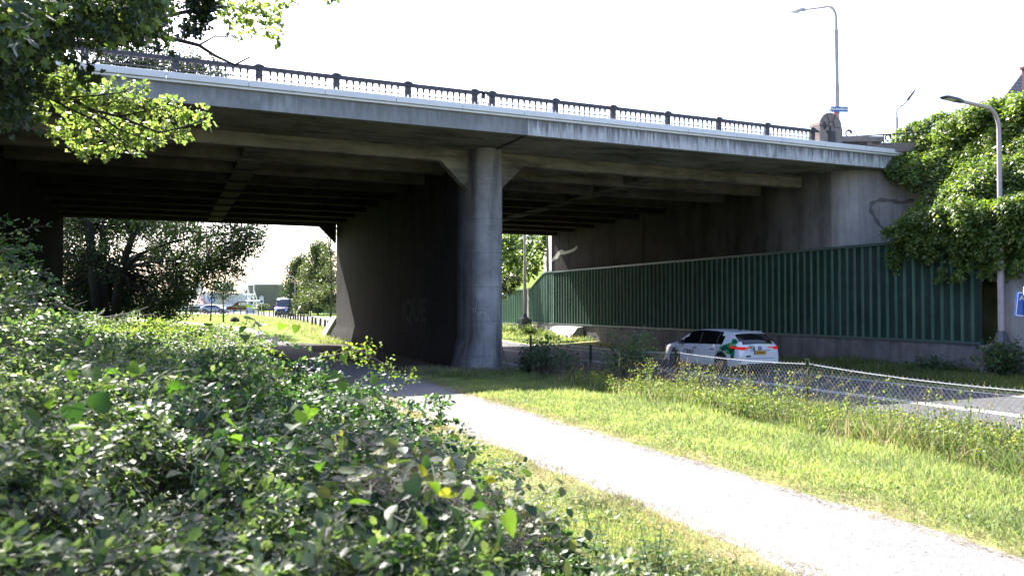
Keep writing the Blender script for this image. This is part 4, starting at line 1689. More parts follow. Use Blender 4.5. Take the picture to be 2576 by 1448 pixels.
# a few shards on the tailgate
for _ in range(34):
    xx = -.20 - abs(rg.gauss(0, .17))
    zz_ = rg.uniform(.80, 1.0) if rg.random() < .8 else rg.uniform(.68, .8)
    r_ = rg.uniform(.012, .045)
    a_ = rg.uniform(0, 6.28)
    q = []
    for k in (0, 2.0, 4.1):
        z2 = min(1.0, zz_ + r_ * math.sin(a_ + k))
        yb = float(np.interp(z2, [.74, .86, .96, 1.01], [0, .03, .06, .10]))
        q.append((xx + r_ * math.cos(a_ + k), yb - .012, z2))
    mb.add(q, [(0, 1, 2)], rg.choice([0, 1, 3, 2]))
mb.build('triangle_graphics', greens, mycar, local=True)


# ---------------------------------------------------------------- far vehicles
def face_cam(p, extra=0.0):
    return math.atan2(p.x, -p.y) * 0 + extra


def far_car(px, py, d, rz, paint, label, name='parked_car', estate=True, scale=1.0, group='cars parked beyond the lawn'):
    q = at(px, py, d=d)
    z = float(gz(q.x, q.y)) + .02
    o, _ = car(name, label, (q.x, q.y, z), rz, paint, M['glass_sky'], detail=False, group=group, estate=estate, scale=scale)
    return o


far_car(506, 783, 150, rad(-118), M['car_silver'], 'dark blue-grey parked car with a bright bonnet, nearest behind the wooden posts', estate=False, scale=1.12)
far_car(524, 775, 176, rad(-100), M['car_dark'], 'black parked car just behind the blue-grey one', estate=False)
far_car(551, 775, 178, rad(-20), M['car_dark'], 'black boxy parked car with a pale side, near the sapling', estate=True, scale=1.1)
far_car(566, 774, 190, rad(-30), M['car_dark'], 'parked dark car half hidden at the end of the row', estate=True)
far_car(474, 776, 185, rad(-95), M['car_dark'], 'dark parked car under the drooping tree branches', estate=True)
q = at(757, 790, d=128)
o, _ = car('dark_car', 'small dark car with a yellow plate driving away behind the blue van', (q.x + .4, q.y, .13), rad(-8), M['car_dark'], M['glass_sky'], detail=False, estate=False)
mb = MB()
mb.box(-.26, .26, -.02, -.004, .62, .73)
mb.build('number_plate', M['plate'], o, local=True)

# dark blue panel van facing the viewer
q = at(722, 790, d=120)
van = thing('delivery_van', 'dark blue high-roofed delivery van facing the viewer on the road beyond the bridge', 'van', (q.x, q.y, .12), rad(180 - 16))
R = .36
vt = [(0, 2.3), (.05, 2.5), (.2, 2.58), (3.5, 2.6), (4.1, 2.56), (4.4, 2.42), (4.75, 2.0), (5.15, 1.42), (5.3, 1.30), (5.6, 1.2), (5.8, 1.08), (5.9, .9), (5.94, .7)]
sh = Shell(vt, [(0, 1.35), (5.0, 1.30), (5.3, 1.22), (5.6, 1.1), (5.94, .6)], [(0, .96), (.1, .99), (5.0, .99), (5.5, .95), (5.8, .86), (5.94, .70)],
           [(0, .84), (4.2, .84), (4.8, .82), (5.2, .86), (5.6, .82), (5.94, .5)], [(0, .35), (5.5, .32), (5.94, .36)], (1.0, 4.85), R, .10, 5.94)
ys = [0, .03, .1, .2, .4] + [round(.5 + .15 * k, 3) for k in range(25)] + [round(4.25 + .07 * k, 3) for k in range(24)] + [5.9, 5.92, 5.94]
ys = sorted(set(ys))


def cl(y, lev):
    if 5 <= lev <= 7 and 3.9 < y < 4.85 and not (lev == 7 and y > 4.5):
        return 'glass'
    if lev in (8, 9, 10) and 4.42 < y < 5.18:
        return 'front_glass'
    return 'body'


sh.mesh(ys, cl, {'body': 'body', 'glass': 'side_window', 'front_glass': 'windscreen'}, van, {'body': M['van_blue'], 'glass': M['glass_sky'], 'front_glass': M['glass_sky']}, ['body', 'glass', 'front_glass'])
mb = MB()
mb.box(-.85, .85, .4, 5.6, .2, .34)
mb.build('underbody', M['trim_black'], van, local=True)
for a in (1.0, 4.85):
    for s in (-1, 1):
        wheel(van, s * .88, a, R, s=s)
for s in (-1, 1):
    mb = MB()
    mb.prism([(s * .55, 5.86, .78), (s * .82, 5.76, .80), (s * .86, 5.62, 1.04), (s * .74, 5.72, 1.06), (s * .58, 5.82, .92)], (0, .08, .01))
    mb.build('headlamp', M['head'], van, local=True)
    mb = MB()
    mb.box(min(s * 1.02, s * 1.24), max(s * 1.02, s * 1.24), 4.75, 4.87, 1.32, 1.62)
    mb.build('door_mirror', M['trim_black'], van, local=True, bevel=.03)
mb = MB()
mb.box(-.5, .5, 5.90, 5.955, .70, .86)
mb.build('grille', M['trim_black'], van, local=True)
mb = MB()
mb.box(-.88, .88, 5.80, 5.95, .36, .58)
mb.build('bumper', M['trim_black'], van, local=True, bevel=.04)
mb = MB()
for k in range(14):
    a, b_ = 2 * math.pi * k / 14, 2 * math.pi * (k + 1) / 14
    f = lambda r, t: (r * math.cos(t), 5.957, .80 + r * math.sin(t))
    mb.prism([f(.085, a), f(.085, b_), f(.11, b_), f(.11, a)], (0, .01, 0))
mb.build('badge', M['rim'], van, local=True)
# ---------------------------------------------------------------- wooden posts beyond the bridge
post0 = None
Z6 = lambda x_, y_: ((640 + x_ * .3314) / 1.4907, (820 + y_ * .3314) / 1.4907)
spots = []
for x_ in (165, 247, 333, 415, 505, 577, 650, 717, 793, 862, 934, 995, 1055, 1115, 1163):
    q = at(*Z6(x_, 1085), d=118)
    spots.append((q.x, q.y, .95))
for x_, y_ in ((1215, 1105), (1246, 1108), (1272, 1112), (1300, 1115), (1330, 1122), (1358, 1130), (1388, 1138), (1415, 1146), (1440, 1150), (1470, 1160), (1505, 1170), (1552, 1182), (1600, 1192), (1640, 1198), (1690, 1210),
               (1745, 1222), (1778, 1228)):
    q = at(*Z6(x_, y_), z=.15)
    q = at(*Z6(x_, y_), x=11.9) if q.x > 11.9 or q.y > 118 else q
    spots.append((q.x, q.y, .62 + .3 * min(1, q.y / 110)))
for i, (x, y, h) in enumerate(spots):
    z = float(gz(x, y))
    if post0 is None:
        mb = MB()
        mb.lathe((0, 0, 0), [(.085, -.2), (.085, .93), (.06, .97)], 8)
        post0 = tag(mb.build('wooden_post', M['wood']), cat='bollard', group='wooden posts edging the lawn and the road')
        o = post0
    else:
        o = post0.copy()
        COL.objects.link(o)
    o.location = (x, y, z)
    o.rotation_euler = (rad(random.uniform(-3, 3)), rad(random.uniform(-3, 3)), random.uniform(0, 6))
    o.scale = (1, 1, h)
    o['label'] = 'short dark wooden post, one of the row across the far lawn' if i < 15 else 'short dark wooden post, one of the row along the road edge beyond the bridge'

# ---------------------------------------------------------------- the rust-coloured direction sign
dz = 112
a0 = at(*Z6(628, 1005), d=dz)
a1 = at(*Z6(856, 1010), d=dz)
Xd = (a1 - a0)
Xd.z = 0
W = Xd.length
Xd.normalize()
g0 = float(gz(a0.x, a0.y))
zs = lambda y_: at(*Z6(740, y_), d=dz).z
sgn = thing('rusted_sign', 'rust-brown wave-shaped steel sign reading ZEE with an arrow on the far lawn', 'sign', (a0.x, a0.y, g0))
prof = [(0, 1003), (.05, 994), (.22, 990), (.32, 980), (.42, 958), (.52, 943), (.66, 937), (1, 936), (1, 1030), (0, 1030)]
mb = MB()
P = [Vector((a0.x, a0.y, 0)) + Xd * (W * f) + Vector((0, 0, zs(y_))) for f, y_ in prof]
Nv = Vector((Xd.y, -Xd.x, 0))
mb.prism(P, -Nv * .12)
mb.build('panel', M['corten'], sgn)
h_ = zs(950) - zs(978)
pt = lambda f, y_: Vector((a0.x, a0.y, 0)) + Xd * (W * f) + Vector((0, 0, zs(y_))) + Nv * .012
text_mesh('lettering', 'ZEE', h_ * 1.38, M['white'], sgn, frame(pt(.845, 964), Xd, (0, 0, 1)), .004, .02, 1.0)
mb = MB()
c0, r_ = pt(.685, 964), h_ * .52
arc = [c0 + Vector((0, 0, r_))]
mb.add([c0 + Xd * (r_ * -1.0 * math.cos(a)) * (1 if True else 0) + Vector((0, 0, r_ * math.sin(a))) for a in np.linspace(-math.pi / 2, math.pi / 2, 9)], [tuple(range(9))])
mb.build('arrow', M['white'], sgn)
mb = MB()
for f, y_ in ((.44, 985), (.52, 993), (.6, 985), (.7, 990), (.8, 985), (.9, 990), (.48, 1003), (.66, 1004), (.76, 1003), (.35, 996), (.57, 1008), (.86, 1004)):
    c0 = pt(f, y_)
    mb.add([c0 - Xd * .2, c0 + Vector((0, 0, .05)), c0 + Xd * .2 + Vector((0, 0, .05)), c0 - Vector((0, 0, .03))], [(0, 3, 2, 1)])
mb.build('leaf_cutout', plain('pale_grass_seen_through', (.35, .42, .22), .8), sgn)

# parking sign beside it
q = at(*Z6(1027, 1040), d=112)
ps = thing('parking_sign', 'white board with a blue disc below a grey round plate, past the rust-brown sign', 'road sign', (q.x, q.y, .15))
top_ = at(*Z6(1027, 882), d=112).z
mb = MB()
mb.cyl((q.x, q.y), .04, .1, top_, 8)
mb.build('pole', M['galv'], ps)


def disc(mb, c, r, th, n=18):
    mb.prism([(c[0] + r * math.cos(2 * math.pi * k / n), c[1], c[2] + r * math.sin(2 * math.pi * k / n)) for k in range(n)], (0, th, 0))


mb = MB()
disc(mb, (q.x, q.y - .06, at(*Z6(1027, 895), d=112).z), .30, .03)
mb.build('round_plate', M['galv'], ps)
zc_ = at(*Z6(1027, 936), d=112).z
mb = MB()
mb.box(q.x - .26, q.x + .26, q.y - .07, q.y - .04, zc_ - .36, zc_ + .36)
mb.build('board', M['white'], ps)
mb = MB()
disc(mb, (q.x, q.y - .09, zc_ + .02), .18, .02)
mb.build('blue_disc', M['sign_blue'], ps)

# ---------------------------------------------------------------- far buildings
M['shed_green'] = concrete('olive_cladding', (.155, .15, .125), (.185, .18, .15), streak=(.11, .108, .09), streak_amt=.3, streak_sc=(.6, .6, .05), bump=0, grain=.05)
M['shed_white'] = concrete('white_cladding', (.66, .66, .67), (.74, .74, .75), streak=(.5, .5, .53), streak_amt=.4, streak_sc=(.3, .3, .05), bump=0, grain=.05)
M['maroon'] = plain('maroon_cladding', (.10, .035, .035), .6)
M['roof_pink'] = plain('faded_tile_roof', (.52, .36, .30), .8, var=.15, vscale=1)


def bldg_box(px0, px1, py_top, d, depth, mat, parent, name='wall', zb=.1, seams=0, seam_mat=None):
    a, b_ = at(px0, 768, d=d), at(px1, 768, d=d)
    zt = at((px0 + px1) / 2, py_top, d=d).z
    t = Vector((b_.x - a.x, b_.y - a.y, 0))
    L = t.length
    t.normalize()
    n_ = Vector((-t.y, t.x, 0))
    mb = MB()
    A, B = Vector((a.x, a.y, zb)), Vector((b_.x, b_.y, zb))
    mb.prism([A, B, B + n_ * depth, A + n_ * depth], (0, 0, zt - zb))
    o = mb.build(name, mat, parent)
    if seams:
        mb = MB()
        for k in range(1, seams):
            c0 = A + t * (L * k / seams) - n_ * .03
            mb.prism([c0, c0 + t * .10, c0 + t * .10 + n_ * .04, c0 + n_ * .04], (0, 0, zt - zb))
        mb.build('cladding_joint', seam_mat or mat, parent)
    return A, B, zt, t, n_


d1 = 215
wh = thing('warehouse', 'large flat olive-grey warehouse beyond the road', 'warehouse', at(665, 768, d=d1))
A, B, zt, t, n_ = bldg_box(622, 745, 717, d1, 40, M['shed_green'], wh, seams=16, seam_mat=plain('cladding_groove', (.10, .10, .08), .7))
mb = MB()
mb.prism([Vector((*A.xy, zt)) - n_ * .1, Vector((*B.xy, zt)) - n_ * .1, Vector((*B.xy, zt)) + n_ * 40, Vector((*A.xy, zt)) + n_ * 40], (0, 0, .35))
mb.build('roof_edge', M['lamp_grey'], wh)
mb = MB()
c0 = A + t * 16
mb.box(c0.x - .6, c0.x + .6, c0.y + 5, c0.y + 6.5, zt + .36, zt + 1.7)
mb.build('roof_vent', M['galv'], wh)
bldg_box(612, 621.8, 728, d1 + 4, 20, M['maroon'], wh, name='maroon_wing')

d2 = 205
wo_ = thing('white_building', 'low white industrial building with a blue logo and a rooftop cooling unit', 'industrial building', at(550, 768, d=d2))
A, B, zt, t, n_ = bldg_box(497, 531, 735, d2, 22, M['shed_white'], wo_, seams=2, seam_mat=M['lamp_grey'])
A2, B2, zt2, t2, n2 = bldg_box(531.3, 618, 737, d2 + 6, 22, M['shed_white'], wo_, seams=8, seam_mat=M['lamp_grey'])
text_mesh('logo', 'V', 2.3, M['sign_blue'], wo_, frame(A + t * 3.0 + Vector((0, 0, 0)) - n_ * .06 + Vector((0, 0, at(510, 752, d=d2).z - A.z)), t, (0, 0, 1)), .01, .01, .85)
text_mesh('logo', 'V', 2.3, M['sign_blue'], wo_, frame(A + t * 5.2 - n_ * .06 + Vector((0, 0, at(510, 752, d=d2).z - A.z)), t, (0, 0, 1)), .01, .01, .85)
text_mesh('logo', 'S', 3.1, M['sign_blue'], wo_, frame(A + t * 4.1 - n_ * .09 + Vector((0, 0, at(510, 750, d=d2).z - A.z)), t, (0, 0, 1)), .01, .03, .8)
mb = MB()
c0 = A + t * 6 + n_ * 3
z1 = at(515, 734, d=d2).z
mb.obox(Matrix.Translation((c0.x, c0.y, z1 + .35)) @ Matrix.Rotation(-YAW - .35, 4, 'Z'), 5.2, 2.4, .5)
cu = mb.build('cooling_unit', M['lamp_dark'], wo_)
mb = MB()
mb.obox(Matrix.Translation((c0.x - .3, c0.y, z1 + 1.5)) @ Matrix.Rotation(-YAW - .35, 4, 'Z'), 4.2, 2.2, 1.7)
mb.build('cooling_housing', M['lamp_grey'], cu)
# sloping grey gangway and duct on the front
mb = MB()
p0, p1 = at(545, 766, d=d2 - 3), at(566, 741, d=d2 - 3)
mb.tube([p0, p1], [.9, .9], 4)
p2, p3 = at(560, 766, d=d2 - 4), at(574, 740, d=d2 - 4)
mb.tube([p2, p3], [.5, .5], 4)
mb.build('gangway', M['lamp_grey'], wo_)
hs = thing('house', 'low far house with a faded pink tiled roof', 'house', at(470, 768, d=198))
A, B, zt, t, n_ = bldg_box(440, 496, 765, 198, 10, M['white'], hs)
zr = at(470, 752, d=202).z
mb = MB()
Az, Bz = Vector((*A.xy, zt)), Vector((*B.xy, zt))
r0, r1 = A + t * 3 + n_ * 5, B - t * 1.5 + n_ * 5
r0.z = r1.z = zr + .5
mb.add([Az - n_ * .4, Bz - n_ * .4, r1, r0, Bz + n_ * 10.4, Az + n_ * 10.4], [(0, 1, 2, 3), (2, 4, 5, 3), (1, 4, 2), (0, 3, 5), (0, 5, 4, 1)])
mb.build('roof', M['roof_pink'], hs)
for nm, px0, px1, py0, dd, lab in (('white_tank', 455, 478, 708, 260, 'tall pale block standing beyond the pink-roofed house'),):
    w_ = thing('pale_block', lab, 'building', at((px0 + px1) / 2, 768, d=dd))
    bldg_box(px0, px1, py0, dd, 10, plain('cream_render', (.74, .69, .66), .8), w_)
lw = thing('low_white_wall', 'long low white boundary wall in front of the industrial buildings', 'wall', at(580, 768, d=185))
bldg_box(440, 588, 765.5, 186, .3, M['white'], lw)
lb = thing('white_container', 'white ribbed container beside the rust-brown sign', 'container', at(640, 768, d=160))
bldg_box(616, 636.5, 765, 160, 2.4, M['white'], lb, seams=6, seam_mat=M['lamp_grey'])
# lattice gantry
ga = thing('steel_gantry', 'pale steel frame with diagonal braces in front of the olive warehouse', 'steel frame', at(635, 768, d=190))
G = lambda x_, y_, dd=190: at(*Z6(x_, y_), d=dd)
mb = MB()
for p_, q_ in (((872, 745), (872, 980)), ((940, 750), (940, 975)), ((872, 748), (945, 748)), ((820, 855), (960, 855)), ((850, 930), (1010, 928)), ((872, 780), (910, 930)), ((940, 800), (995, 970)), ((860, 960), (905, 860)),
               ((905, 860), (985, 975)), ((820, 855), (850, 800))):
    mb.tube([G(*p_), G(*q_)], .13, 5)
mb.build('frame', M['white'], ga)

# dark lump (a stump) on the lawn
q = at(590, 809, z=.16)
mb = MB()
rs = []
for z0_, r0_ in ((-.1, .36), (.12, .40), (.32, .30), (.46, .12)):
    rs.append([(q.x + r0_ * (1 + .2 * math.sin(3 * k + z0_ * 9)) * math.cos(2 * math.pi * k / 9), q.y + r0_ * math.sin(2 * math.pi * k / 9), .16 + z0_) for k in range(9)])
mb.rings(rs)
tag(mb.build('tree_stump', M['bark_dark']), 'small dark tree stump on the sunny lawn beyond the bridge', 'tree stump')

# house with a tiled roof above the ivy
hz = thing('brick_house', 'house with a dark pantile roof and a chimney, peeking over the ivy', 'house', at(2600, 260, d=62))
hb = at(2522, 243, d=62)
rid = at(2640, 158, d=64)
xr_ = Vector((.916, -.4, 0))
yr_ = Vector((.4, .916, 0))
base = Vector((hb.x, hb.y, 0))
H0, H1 = hb.z - .6, rid.z + 1.2
W_, Dp = 13.0, 9.0
mb = MB()
c4 = [base, base + xr_ * W_, base + xr_ * W_ + yr_ * Dp, base + yr_ * Dp]
mb.prism([(v.x, v.y, 6.9) for v in c4], (0, 0, H0 - 6.9))
mb.build('wall', M['white'], hz)
mb = MB()
ov = .5
e = [base - xr_ * ov - yr_ * ov, base + xr_ * (W_ + ov) - yr_ * ov, base + xr_ * (W_ + ov) + yr_ * (Dp + ov), base - xr_ * ov + yr_ * (Dp + ov)]
e = [Vector((v.x, v.y, H0)) for v in e]
rg0 = base + xr_ * 5.6 + yr_ * (Dp / 2)
rg1 = base + xr_ * 8.4 + yr_ * (Dp / 2)
rg0.z = rg1.z = H0 + 5.3
mb.add(e + [rg0, rg1], [(0, 1, 5, 4), (1, 2, 5), (2, 3, 4, 5), (3, 0, 4), (3, 2, 1, 0)])
m, nt, out = new_mat('dark_pantiles')
p = N(nt, 'ShaderNodeBsdfPrincipled')
p.inputs['Roughness'].default_value = .45
br = N(nt, 'ShaderNodeTexBrick')
br.inputs['Color1'].default_value = (.13, .12, .13, 1)
br.inputs['Color2'].default_value = (.20, .18, .19, 1)
br.inputs['Mortar'].default_value = (.03, .028, .03, 1)
br.inputs['Scale'].default_value = 1
br.inputs['Brick Width'].default_value = .3
br.inputs['Row Height'].default_value = .36
br.inputs['Mortar Size'].default_value = .035
mp = N(nt, 'ShaderNodeMapping')
mp.inputs['Rotation'].default_value = (0, 0, YAW)
geo = N(nt, 'ShaderNodeNewGeometry')
sp_ = N(nt, 'ShaderNodeSeparateXYZ')
cb_ = N(nt, 'ShaderNodeCombineXYZ')
nt.links.new(geo.outputs['Position'], mp.inputs['Vector'])
nt.links.new(mp.outputs[0], sp_.inputs[0])
nt.links.new(sp_.outputs[0], cb_.inputs[0])
nt.links.new(sp_.outputs[2], cb_.inputs[1])
nt.links.new(cb_.outputs[0], br.inputs['Vector'])
nt.links.new(br.outputs[0], p.inputs['Base Color'])
nt.links.new(p.outputs[0], out.inputs[0])
rf = mb.build('roof', m, hz)
ch = at(2586, 200, d=61)
mb = MB()
mb.box(ch.x - .1, ch.x + .8, ch.y - .4, ch.y + .4, H0 - 1, at(2580, 172, d=61).z)
mb.box(ch.x - .2, ch.x + .9, ch.y - .5, ch.y + .5, at(2580, 172, d=61).z + .003, at(2580, 166, d=61).z)
mb.build('chimney', M['maroon'], rf)
# ---------------------------------------------------------------- plant materials
G_ = leaf_mat
M['lf_tree'] = G_('tree_leaf', [(.014, .030, .011), (.024, .046, .016), (.038, .066, .022)], .26, (2.0, 2.1, .8))
M['lf_tree2'] = G_('pale_tree_leaf', [(.045, .075, .025), (.07, .105, .035), (.10, .13, .05)], .35, (1.9, 1.8, .8))
M['lf_round'] = G_('dark_round_tree_leaf', [(.028, .055, .02), (.045, .08, .025)], .3)
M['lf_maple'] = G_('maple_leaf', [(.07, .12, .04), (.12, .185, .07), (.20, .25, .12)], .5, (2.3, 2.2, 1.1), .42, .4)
M['lf_mapledark'] = G_('maple_leaf_shaded_side', [(.012, .028, .012), (.022, .042, .017), (.035, .06, .022)], .22, (2.2, 2.3, .8), .4, .4)  # darker copy of the maple leaf, crown shade put into its colour
M['lf_ivy'] = G_('ivy_leaf', [(.045, .095, .027), (.095, .16, .045), (.18, .24, .07)], .44, (2.4, 2.3, .7), .38, .5)
M['lf_ivyhang'] = G_('dark_ivy_leaf', [(.010, .026, .010), (.018, .04, .014), (.03, .055, .018)], .16, (2.0, 2.0, .7), .3, .5)
M['lf_shrub'] = G_('grey_green_shrub_leaf', [(.04, .07, .034), (.075, .115, .055), (.13, .17, .085), (.23, .25, .15)], .44, (1.9, 2.25, .95), .42, .5)
M['lf_shrub2'] = G_('yellow_green_shrub_leaf', [(.06, .11, .03), (.10, .16, .042), (.16, .20, .06)], .5, (2.5, 2.5, .8), .5, .25)
M['lf_shrub3'] = G_('dark_shrub_leaf', [(.02, .05, .025), (.04, .085, .04), (.08, .13, .06)], .4, (2.1, 2.4, .85), .42, .5)
M['lf_bind'] = G_('bindweed_leaf', [(.03, .08, .025), (.055, .11, .03), (.09, .15, .035)], .46, (2.4, 2.5, .7), .55, .25)
M['lf_bramble'] = G_('bramble_leaf', [(.028, .06, .03), (.045, .085, .04), (.075, .11, .05), (.16, .17, .03)], .36, (2.4, 2.4, .8), .45, .4)
M['lf_weed'] = G_('weed_leaf', [(.085, .14, .045), (.13, .19, .06), (.19, .23, .085)], .46, (1.9, 1.85, 1.0), .5, .3)
M['grass'] = G_('grass_blade', [(.13, .20, .065), (.18, .25, .085), (.24, .29, .12), (.32, .32, .19)], .48, (1.65, 1.65, 1.2), .5, .3)
M['grass_shade'] = G_('rank_grass_blade', [(.07, .115, .038), (.11, .16, .054), (.16, .195, .08)], .46, (1.75, 1.75, 1.1), .5, .3)
M['grass_dry'] = G_('dry_grass_blade', [(.22, .19, .13), (.32, .28, .20), (.42, .37, .27)], .35, (1.4, 1.3, 1.0), .6, .2)
M['flower'] = plain('yellow_petal', (.62, .48, .03), .6)


def stems_mesh(name, P, R0, R1, mat, parent, local=False):
    """P (n,k,3) polylines -> thin three-sided stems in one mesh"""
    n, k, _ = P.shape
    T = np.gradient(P, axis=1)
    T = nrm(T)
    A = nrm(np.cross(T, np.array([.31, .22, .92])))
    B = np.cross(T, A)
    R = (R0 + (R1 - R0) * np.linspace(0, 1, k))[None, :, None] if np.isscalar(R0) else (R0[:, None] + (R1 - R0)[:, None] * np.linspace(0, 1, k)[None, :])[..., None]
    rings = [P + R * (A * math.cos(a) + B * math.sin(a)) for a in (0, 2.094, 4.189)]
    V = np.stack(rings, 2).reshape(-1, 3)
    base = (np.arange(n)[:, None] * k + np.arange(k - 1)[None, :]).reshape(-1) * 3
    F = np.concatenate([np.stack([base + j, base + (j + 1) % 3, base + 3 + (j + 1) % 3, base + 3 + j], 1) for j in range(3)])
    return np_mesh(name, V, [F], mat, parent, local)


def clump_leaves(L, tmpl, c, r, n, size, mi=0, shell=.35, droop=.5, flat=1.0, upbias=.8, jitter=.3):
    """leaves spread through a ball, denser towards the outside"""
    d = rand_dir(n)
    d[:, 2] *= flat
    q = r * (shell + (1 - shell) * RNG.random(n) ** .6) * (1 + .18 * RNG.normal(0, 1, n))
    pos = np.asarray(c)[None, :] + d * q[:, None]
    ax = nrm(d * .8 + RNG.normal(0, .7, (n, 3)) - np.array([0, 0, droop]))
    up = nrm(RNG.normal(0, .8, (n, 3)) + np.array([0, 0, upbias]) + d * .4)
    L.add(tmpl, pos, ax, up, size * (1 + jitter * RNG.normal(0, 1, n)).clip(.4, 2), mi=mi)


def limb(mb, a, b_, r0, r1, n=7, sag=.0, wob=.03, sides=7):
    a, b_ = Vector(a), Vector(b_)
    Ln = (b_ - a).length
    P, R = [], []
    for k in range(n + 1):
        t = k / n
        p_ = a.lerp(b_, t) + Vector((random.gauss(0, wob), random.gauss(0, wob), random.gauss(0, wob))) * Ln * (.3 if 0 < k < n else 0)
        p_.z += sag * Ln * 4 * t * (1 - t)
        P.append(p_)
        R.append(r0 + (r1 - r0) * t)
    mb.tube(P, R, sides)
    return P


# ---------------------------------------------------------------- trees beyond the bridge
def tree(name, label, base, trunk_r, stems, clumps, leaf, size, per, tmpl=T_RHOMB, group=None, bark='bark', shell=.2, droop=.5, flat=1.0, dens=1.0):
    """stems: list of polylines (world points) with start radius; clumps: (centre, radius)"""
    t = thing(name, label, 'tree', base, group=group)
    mb = MB()
    joints = []
    for P, r in stems:
        n = len(P)
        rs = [r * (1 - .72 * k / max(1, n - 1)) for k in range(n)]
        mb.tube(P, rs, 8)
        joints += [Vector(p_) for p_ in P[1:]]
    for c, r in clumps:
        c = Vector(c)
        j = min(joints, key=lambda q: (q - c).length + max(0, q.z - c.z) * .5)
        limb(mb, j, c, min(.10, .022 * (j - c).length + .012), .008, 5, .03, .10, 5)
        for _ in range(3):
            e = c + Vector((random.gauss(0, .5), random.gauss(0, .5), random.gauss(0, .4))) * r
            limb(mb, c, e, .014, .004, 3, 0, .1, 4)
    mb.build('trunk', M[bark], t, smooth=True)
    L = Leaves()
    for c, r in clumps:
        clump_leaves(L, tmpl, c, r, max(8, int(per * dens * r * r)), size, shell=shell, droop=droop, flat=flat)
    L.build('crown', M[leaf], t)
    return t


TR = 'trees growing beyond the bridge'
rr = random.Random(3)
# big dark multi-stemmed tree by the left abutment, seen through the bridge and above its railing
B0 = Vector((-3.4, 56.5, .2))
D_ = lambda px, py, d: at(px, py, d=d)
stems = [([B0, D_(236, 690, 52), D_(222, 560, 52), D_(205, 400, 52), D_(230, 240, 53)], .42),
         ([B0 + Vector((.3, .2, 0)), D_(254, 680, 52.5), D_(264, 560, 53), D_(290, 380, 53), D_(300, 170, 53)], .40),
         ([B0 + Vector((.8, -.2, 0)), D_(300, 690, 51), D_(338, 580, 51), D_(380, 470, 52), D_(430, 300, 53)], .30),
         ([D_(300, 690, 51), D_(350, 640, 51), D_(420, 612, 52), D_(500, 592, 53), D_(590, 585, 54)], .13),
         ([D_(305, 680, 51), D_(370, 660, 51), D_(450, 655, 51.5), D_(520, 665, 52)], .09)]
cl = []
for _ in range(330):
    px = rr.uniform(110, 500)
    py = rr.uniform(540, 785)
    if px > 440 + (py < 700) * 60 and py > 640:
        continue
    cl.append((D_(px, py, rr.uniform(50, 64)), rr.uniform(.55, 1.0)))
for _ in range(90):
    cl.append((D_(rr.uniform(150, 470), rr.uniform(715, 800), rr.uniform(52, 58)), rr.uniform(.5, .9)))
for px, py, r in [(520, 590, 1.0), (560, 575, 1.0), (600, 590, 1.0), (630, 600, .8), (655, 595, .5), (640, 575, .8), (540, 620, 1.0), (580, 625, .9), (615, 635, .7), (505, 640, 1.0), (555, 655, .9), (590, 660, .7),
                  (600, 690, .45), (575, 690, .6), (540, 690, .8), (505, 680, .8), (560, 712, .4), (525, 715, .5), (490, 700, .8), (470, 725, .7), (455, 750, .8), (465, 770, .45), (430, 780, .6), (395, 775, .7),
                  (490, 755, .3), (480, 735, .5), (445, 700, 1.0), (635, 620, .5), (575, 640, .8), (608, 612, .8)]:
  for _k in range(3):
    cl.append((D_(px + rr.gauss(0, 9), py + rr.gauss(0, 9), rr.uniform(49, 54)), r * .95))
for _ in range(70):
    a = rr.uniform(0, 6.28)
    q = rr.random() ** .5
    cl.append(((-2.5 + 7.6 * q * math.cos(a), 57 + 6 * q * math.sin(a), rr.uniform(6.5, 15.5)), rr.uniform(.8, 1.4)))
for px, py in [(270, 115), (320, 108), (370, 125), (420, 128), (460, 150), (500, 160), (525, 172), (440, 170), (390, 165), (330, 160), (280, 165), (240, 130), (480, 185), (555, 178), (300, 135), (350, 140), (400, 150), (425, 155), (260, 145), (470, 165), (500, 178), (310, 120), (365, 150), (450, 178)]:
  for _k in range(2):
      cl.append((D_(px, py + 6 * _k, rr.uniform(51, 57)), rr.uniform(.6, 1.1)))
tree('broadleaf_tree', 'large dark multi-stemmed tree beside the far end of the bridge, boughs drooping over the lawn', B0, .4, stems, cl, 'lf_tree', .15, 250, group=TR, bark='bark_dark')
# dark trees further behind, closing the view at the left
for bx, by, h, nm in ((-9.5, 66, 15, 'dark ivy-clad tree standing behind the big multi-stemmed one'), (-13, 61, 13, 'dark slim tree close to the shaded abutment, behind the shrubs')):
    b0 = Vector((bx, by, .2))
    st_ = [([b0, b0 + Vector((.2, 0, 3)), b0 + Vector((-.1, .2, 7)), b0 + Vector((.2, 0, h - 2))], .3)]
    cl = [((bx + rr.gauss(0, 2.2), by + rr.gauss(0, 1.8), rr.uniform(.6, h)), rr.uniform(.8, 1.4)) for _ in range(130)]
    tree('broadleaf_tree', nm, b0, .3, st_, cl, 'lf_tree', .19, 150, group=TR, bark='bark_dark')

